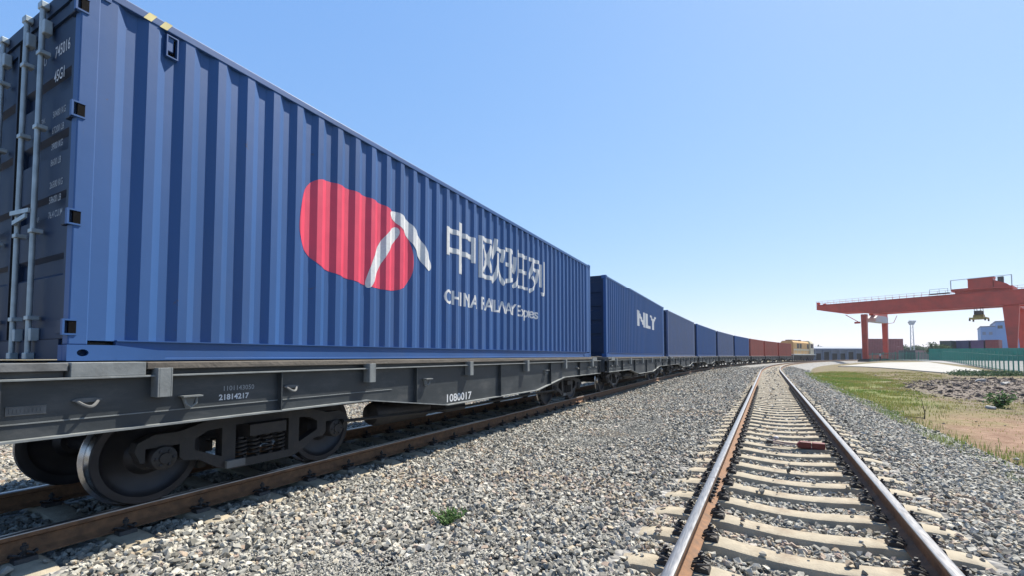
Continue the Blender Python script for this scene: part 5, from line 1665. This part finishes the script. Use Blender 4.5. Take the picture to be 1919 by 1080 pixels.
# grass blades on the field
def grass():
    r = np.random.default_rng(5); V = []; T = []
    def blades(x, y, hgt, tint_mu, wid):
        n = len(x); z = field_z(x, y)
        a = r.uniform(0, 6.28, n); lean = r.uniform(0.1, 0.7, n) * hgt
        ca_, sa_ = np.cos(a), np.sin(a)
        p0 = np.stack([x - sa_ * wid, y + ca_ * wid, z - 0.02], 1); p1 = np.stack([x + sa_ * wid, y - ca_ * wid, z - 0.02], 1)
        m0 = np.stack([x + ca_ * lean * 0.35 - sa_ * wid * 0.7, y + sa_ * lean * 0.35 + ca_ * wid * 0.7, z + hgt * 0.6], 1)
        m1 = np.stack([x + ca_ * lean * 0.35 + sa_ * wid * 0.7, y + sa_ * lean * 0.35 - ca_ * wid * 0.7, z + hgt * 0.6], 1)
        tp = np.stack([x + ca_ * lean, y + sa_ * lean, z + hgt], 1)
        V.append(np.stack([p0, p1, m1, m0, tp], 1)); T.append(np.clip(r.normal(tint_mu, 0.16, n), 0, 1))
    def region(n, px0, px1, py0, py1):
        px = r.uniform(px0, px1, n); py = r.uniform(py0, py1, n)
        return px, py
    # general field: clumps by noise
    n = 210000
    x = r.uniform(2.8, 17, n); y = r.uniform(4, 66, n)
    d = lateral_np(x, y); D = depth_of(x, y)
    nz = value_noise(x, y, 2.3, 31); nf = value_noise(x, y, 0.6, 33)
    e = np.hypot((x - 7.0 - 0.11 * (y - 42)) / 2.9, (y - 42) / 25.0)          # the green patch
    e2 = np.hypot((x - 4.45 - 0.1 * (y - 12)) / 0.8, (y - 12.0) / 3.0)                        # the clump near the gravel edge
    soil = np.hypot((x - 5.9 - 0.1 * (y - 16)) / 1.6, (y - 16.3) / 4.6)
    brown = np.hypot((x - 15.5 - 0.36 * (y - 41)) / 5.4, (y - 41) / 13.5)
    dens = 0.42 + 1.5 * smooth(1.35, 0.45, e + 0.5 * (nz - 0.5)) * np.clip(2.2 * value_noise(x, y, 1.1, 35) - 0.35, 0.06, 1.2) + 3.0 * smooth(1.15, 0.4, e2) * (nf > 0.3)
    dens = np.where(soil < 1.0, dens * 0.15, dens); dens = np.where(brown < 1.0, dens * 0.08, dens)
    dens *= np.clip(2.4 * nf - 0.55, 0.05, 1.6) * (d > 2.9) * smooth(2.85, 3.5, d)
    k = r.random(n) < dens
    x, y, e, e2, D = x[k], y[k], e[k], e2[k], D[k]
    hg = r.uniform(0.02, 0.065, len(x)) + 0.085 * (e < 1.0) * r.random(len(x)) + 0.05 * (r.random(len(x)) < 0.04)
    hg *= np.where(e2 < 1.0, 1.9, 1.0)
    blades(x, y, hg, np.where((e < 0.95), 0.55 + 0.75 * (value_noise(x, y, 2.6, 51) - 0.5), np.where(e2 < 1.0, 0.62, 0.28)), 0.004 + 0.0003 * D)
    # thin dry fringe along the edge of the ballast
    n = 16000
    s = r.uniform(2, 62, n); dd = 2.98 + np.abs(r.normal(0, 0.35, n)); x, y, _h = NEAR.many(s, dd)
    blades(x, y, r.uniform(0.04, 0.15, n) * np.clip(1.6 * value_noise(x, y, 0.9, 81), 0.15, 1.3) + np.maximum(bed_xy(x, y) - field_z(x, y), 0) * (dd < 3.45), 0.50 + 0.4 * value_noise(x, y, 1.5, 77), 0.005 + 0.0003 * depth_of(x, y))
    v = np.concatenate(V); t = np.concatenate(T); n = len(v)
    i = np.arange(n)[:, None] * 5
    f = np.concatenate([i + np.array([[0, 1, 2, 3]])])
    f2 = np.concatenate([i + np.array([[3, 2, 4]])])
    me = bpy.data.meshes.new('grass'); me.from_pydata(v.reshape(-1, 3).tolist(), [], f.tolist() + f2.tolist()); me.materials.append(M['grass_leaf'])
    a_ = me.attributes.new('tint', 'FLOAT', 'POINT'); a_.data.foreach_set('value', np.repeat(t, 5).astype(np.float32))
    print('blades', n)
    return tag(obj('grass', me), 'green and dry grass growing on the field beside the track', 'grass', kind='stuff')
grass()

# clods and rubble on the brown part of the field
def rubble():
    r = np.random.default_rng(8)
    m = bpy.data.materials.new('clod'); m.use_nodes = True
    nt = m.node_tree; b = nt.nodes['Principled BSDF']; b.inputs['Roughness'].default_value = 0.95
    a = nt.nodes.new('ShaderNodeAttribute'); a.attribute_name = 'tint'; a.attribute_type = 'INSTANCER'
    cr = nt.nodes.new('ShaderNodeValToRGB'); cr.color_ramp.elements[0].color = (0.055, 0.038, 0.028, 1); cr.color_ramp.elements[1].color = (0.20, 0.16, 0.13, 1)
    nt.links.new(a.outputs['Fac'], cr.inputs[0]); nt.links.new(cr.outputs[0], b.inputs['Base Color'])
    ms = stone_meshes(6, 14, 77)
    for q in ms: q.materials.clear(); q.materials.append(m)
    c = stone_collection('clod_sources', ms)
    n = 26000
    x = r.uniform(3.4, 26, n); y = r.uniform(8, 58, n); d = lateral_np(x, y); D = depth_of(x, y)
    brown = np.hypot((x - 15.5 - 0.36 * (y - 41)) / 5.8, (y - 41) / 14.5)
    p = np.where(brown < 1.0, 0.8 * (0.3 + value_noise(x, y, 1.6, 14)), 0.06) * (d > 3.6) * (D < 46)
    k = r.random(n) < p; x, y, D = x[k], y[k], D[k]; n = len(x)
    sz = np.where(brown[k] < 1.0, 0.052, 0.03) * np.exp(r.normal(0, 0.6, n)); sz = np.minimum(sz, 0.26)
    pos = np.stack([x, y, field_z(x, y) + sz * 0.15], 1)
    rot = np.stack([r.normal(0, 0.4, n), r.normal(0, 0.4, n), r.uniform(0, 6.28, n)], 1)
    tag(scatter('rubble', pos, sz, rot, r.random(n) ** 1.3, c), 'brown clods and broken rubble strewn over the bare part of the field', 'rubble', kind='stuff')
rubble()

# single plants and stones
def weed(loc, h, n, label, seed, w=0.10, leaf=0.03, mat='weed_leaf', name='weed'):
    t = thing(name, label, 'plant', loc)
    r = random.Random(seed); b = MB(); pts = []
    for k in range(n):
        a = r.uniform(0, 6.28); l = r.uniform(0.3, 1.0) * w; hh = h * r.uniform(0.45, 1.0)
        b.tube([(0, 0, -0.02), (math.cos(a) * l * 0.4, math.sin(a) * l * 0.4, hh * 0.6), (math.cos(a) * l, math.sin(a) * l, hh)], [0.004 * h / 0.12, 0.003 * h / 0.12, 0.0015], 5)
        for q in range(16):
            f = r.uniform(0.15, 1.05)
            pts.append((math.cos(a) * l * f + r.gauss(0, w * 0.14), math.sin(a) * l * f + r.gauss(0, w * 0.14), hh * f * 0.95 + r.gauss(0, h * 0.06)))
    b.build('stem', 'dry_stalk', t)
    leaf_cloud('foliage', mat, np.array(pts), leaf, t, seed)
wp = on_plane(838, 978, -0.27)
weed((wp.x, wp.y, -0.285), 0.13, 26, 'small green weed growing alone in the gravel between the two tracks', 3, 0.17, 0.022)
bp2 = gp(1873, 766)
weed((bp2.x, bp2.y, gz(bp2.x, bp2.y)), 0.62, 26, 'bushy green shrub standing on the bare soil of the field', 4, 0.42, 0.06, 'weed_leaf', 'shrub')
ds = gp(1733, 786)
t = thing('dead_stalk', 'thin dark dead stalk standing up at the edge of the red soil', 'plant', (ds.x, ds.y, gz(ds.x, ds.y)))
b = MB(); b.tube([(0, 0, -0.05), (0.015, 0, 0.18), (-0.01, 0.02, 0.36), (-0.05, 0.03, 0.62)], [0.018, 0.014, 0.010, 0.005], 6)
b.tube([(0.01, 0, 0.20), (0.07, 0.05, 0.33), (0.09, 0.06, 0.42)], [0.009, 0.006, 0.003], 5); b.tube([(0, 0.01, 0.30), (-0.08, -0.02, 0.40)], [0.007, 0.003], 5)
b.build('stem', 'dry_stalk', t, smooth=True)
b = MB(); b.tube([(-0.02, 0.0, 0.02), (-0.30, -0.05, 0.035), (-0.62, -0.02, 0.03)], [0.016, 0.013, 0.006], 6); b.build('fallen_stem', 'dry_stalk', t, smooth=True)

def rock(px, py, s, label, seed):
    q = gp(px, py); me = stone_meshes(1, 16, seed)[0]; me.materials.clear(); me.materials.append(M['pale_rock'])
    o = obj('rock', me, loc=(q.x, q.y, gz(q.x, q.y) + s * 0.3), rot=(0.2, 0.1, seed)); o.scale = (s, s, s * 0.8)
    bv = o.modifiers.new('bevel', 'BEVEL'); bv.width = 0.06; bv.segments = 2
    return tag(o, label, 'rock', 'loose rocks on the field')
rock(1858, 768, 0.19, 'pale grey rock lying in front of the bushy shrub', 201)
rock(1842, 869, 0.085, 'whitish rock in the green clump at the edge of the gravel', 202)
rock(1905, 864, 0.07, 'small pale rock on the red soil at the right edge of the picture', 203)
rock(1838, 718, 0.42, 'largest pale rock on the brown rubble in front of the fence', 204)
rock(1884, 723, 0.36, 'pale rock on the brown rubble, nearest the right edge', 205)

# ================================================================== small things on the track
dv = on_plane(1523, 842, -0.20)
t = thing('rail_skid', 'dark red metal skid box with thin rods lying between the rails of the empty track', 'rail skid', (dv.x, dv.y, -0.19), R(-4))
t.scale = (0.85, 0.85, 0.8)
b = MB(); b.prism([(-0.235, 0.0), (-0.02, 0.0), (-0.02, 0.115), (-0.20, 0.115), (-0.25, 0.06)], 'y', -0.07, 0.07); b.build('skid_block', 'device_red', t, bevel=0.006)
b = MB(); b.box(-0.006, 0.20, -0.07, 0.07, 0.0, 0.112); b.build('skid_block', 'device_red', t, bevel=0.006)
b = MB(); b.box(-0.24, 0.21, -0.085, 0.085, -0.008, -0.001); b.build('base_plate', 'device_red', t)
b = MB(); b.tube([(-0.23, 0.03, 0.05), (-0.45, 0.10, 0.045), (-0.70, 0.20, 0.05)], 0.012, 8); b.build('rod', 'rod_mauve', t, smooth=True)
b = MB(); b.tube([(-0.23, -0.03, 0.03), (-0.48, 0.02, 0.025), (-0.68, 0.08, 0.02)], 0.010, 8); b.build('rod', 'rod_mauve', t, smooth=True)
b = MB(); b.lathe([(-0.02, 0.015), (0.0, 0.042), (0.03, 0.05), (0.055, 0.04), (0.07, 0.012)], 'z', 14, (-0.60, 0.34, 0.06)); b.build('knob', 'knob_pale', t, smooth=True)
b = MB(); b.prism([(-0.78, 0.0), (-0.64, 0.0), (-0.66, 0.075), (-0.75, 0.085)], 'y', 0.03, 0.17); b.build('anchor_block', 'clip_black', t, bevel=0.008)
b = MB(); b.tube([(-0.60, 0.34, 0.05), (-0.66, 0.2, 0.05)], 0.012, 6); b.build('rod', 'rod_mauve', t)

# ================================================================== person by the far fence
def person():
    q = ground_at(1650, 93.0)
    t = thing('person', 'person in a pale blue top and dark trousers standing at the far green fence', 'person', (q.x, q.y, q.z), YAW + R(40))
    def skin(name, verts, edges, radii, mat, parent):
        me = bpy.data.meshes.new(name); me.from_pydata(verts, edges, []); me.materials.append(M[mat])
        o = obj(name, me, parent)
        o.modifiers.new('skin', 'SKIN'); o.modifiers.new('sub', 'SUBSURF').levels = 1
        if not me.skin_vertices: me.skin_vertices.new()
        for sv, r_ in zip(me.skin_vertices[0].data, radii): sv.radius = (r_, r_)
        me.skin_vertices[0].data[0].use_root = True
        return o
    V = [(0,0,0.95),(0,0,1.15),(0,0,1.38),(0,0,1.48),(0,-0.02,1.58),(0,-0.02,1.70),
         (0.10,0,0.90),(0.11,-0.02,0.50),(0.12,0.02,0.09),(0.12,-0.13,0.04),(-0.10,0,0.90),(-0.11,0.0,0.50),(-0.12,0.03,0.09),(-0.12,-0.12,0.04),
         (0.19,0,1.40),(0.25,0.02,1.13),(0.24,-0.08,0.90),(-0.19,0,1.40),(-0.25,0.02,1.13),(-0.24,-0.06,0.90)]
    E = [(0,1),(1,2),(2,3),(3,4),(4,5),(0,6),(6,7),(7,8),(8,9),(0,10),(10,11),(11,12),(12,13),(2,14),(14,15),(15,16),(2,17),(17,18),(18,19)]
    Rr = [0.14,0.13,0.15,0.06,0.09,0.085,0.095,0.065,0.045,0.04,0.095,0.065,0.045,0.04,0.065,0.048,0.038,0.065,0.048,0.038]
    body = skin('body', V, E, Rr, 'skin', t)
    skin('shirt', [(0,0,0.93),(0,0,1.15),(0,0,1.40),(0.19,0,1.405),(0.25,0.02,1.13),(-0.19,0,1.405),(-0.25,0.02,1.13)], [(0,1),(1,2),(2,3),(3,4),(2,5),(5,6)], [0.16,0.15,0.165,0.08,0.066,0.08,0.066], 'cloth_blue', body)
    skin('trousers', [(0,0,0.93),(0.10,0,0.86),(0.11,-0.02,0.50),(0.12,0.02,0.10),(-0.10,0,0.86),(-0.11,0,0.50),(-0.12,0.03,0.10)], [(0,1),(1,2),(2,3),(0,4),(4,5),(5,6)], [0.155,0.115,0.085,0.07,0.115,0.085,0.07], 'cloth_dark', body)
    b = MB(); b.lathe([(1.66, 0.10), (1.73, 0.10), (1.79, 0.07), (1.81, 0.01)], 'z', 14, (0, 0.0, 0)); b.build('hair', 'rubber', body, smooth=True)
person()

# dark low weeds along the foot of the near fence
def undergrowth():
    r = np.random.default_rng(19); P = []
    for k in range(420):
        px = r.uniform(1792, 1908)
        q = gp(px, 703.5 + r.normal(0, 1.2) + 0.012 * (px - 1800))
        P.append(np.array([q.x, q.y, gz(q.x, q.y) + 0.02]) + r.normal(size=(14, 3)) * np.array([0.35, 0.35, 0.10]) + np.array([0, 0, 0.12]))
    return tag(leaf_cloud('undergrowth', 'tree_leaf', np.concatenate(P), 0.10, None, 19), 'dark low weeds along the foot of the green fence', 'weeds', kind='stuff')
undergrowth()

# ================================================================== thin summer haze
hz = MB(); hz.box(-3300, 3300, -3300, 3300, -3.0, 26.0)
haze_mat = bpy.data.materials.new('haze'); haze_mat.use_nodes = True
hn = haze_mat.node_tree; hn.nodes.clear()
ho = hn.nodes.new('ShaderNodeOutputMaterial'); hv = hn.nodes.new('ShaderNodeVolumePrincipled')
hv.inputs['Color'].default_value = (0.86, 0.92, 1.0, 1); hv.inputs['Density'].default_value = 0.0002; hv.inputs['Anisotropy'].default_value = 0.2
hn.links.new(hv.outputs[0], ho.inputs['Volume'])
M['haze'] = haze_mat
tag(hz.build('haze', 'haze'), 'thin pale haze over the yard', 'haze', kind='stuff')
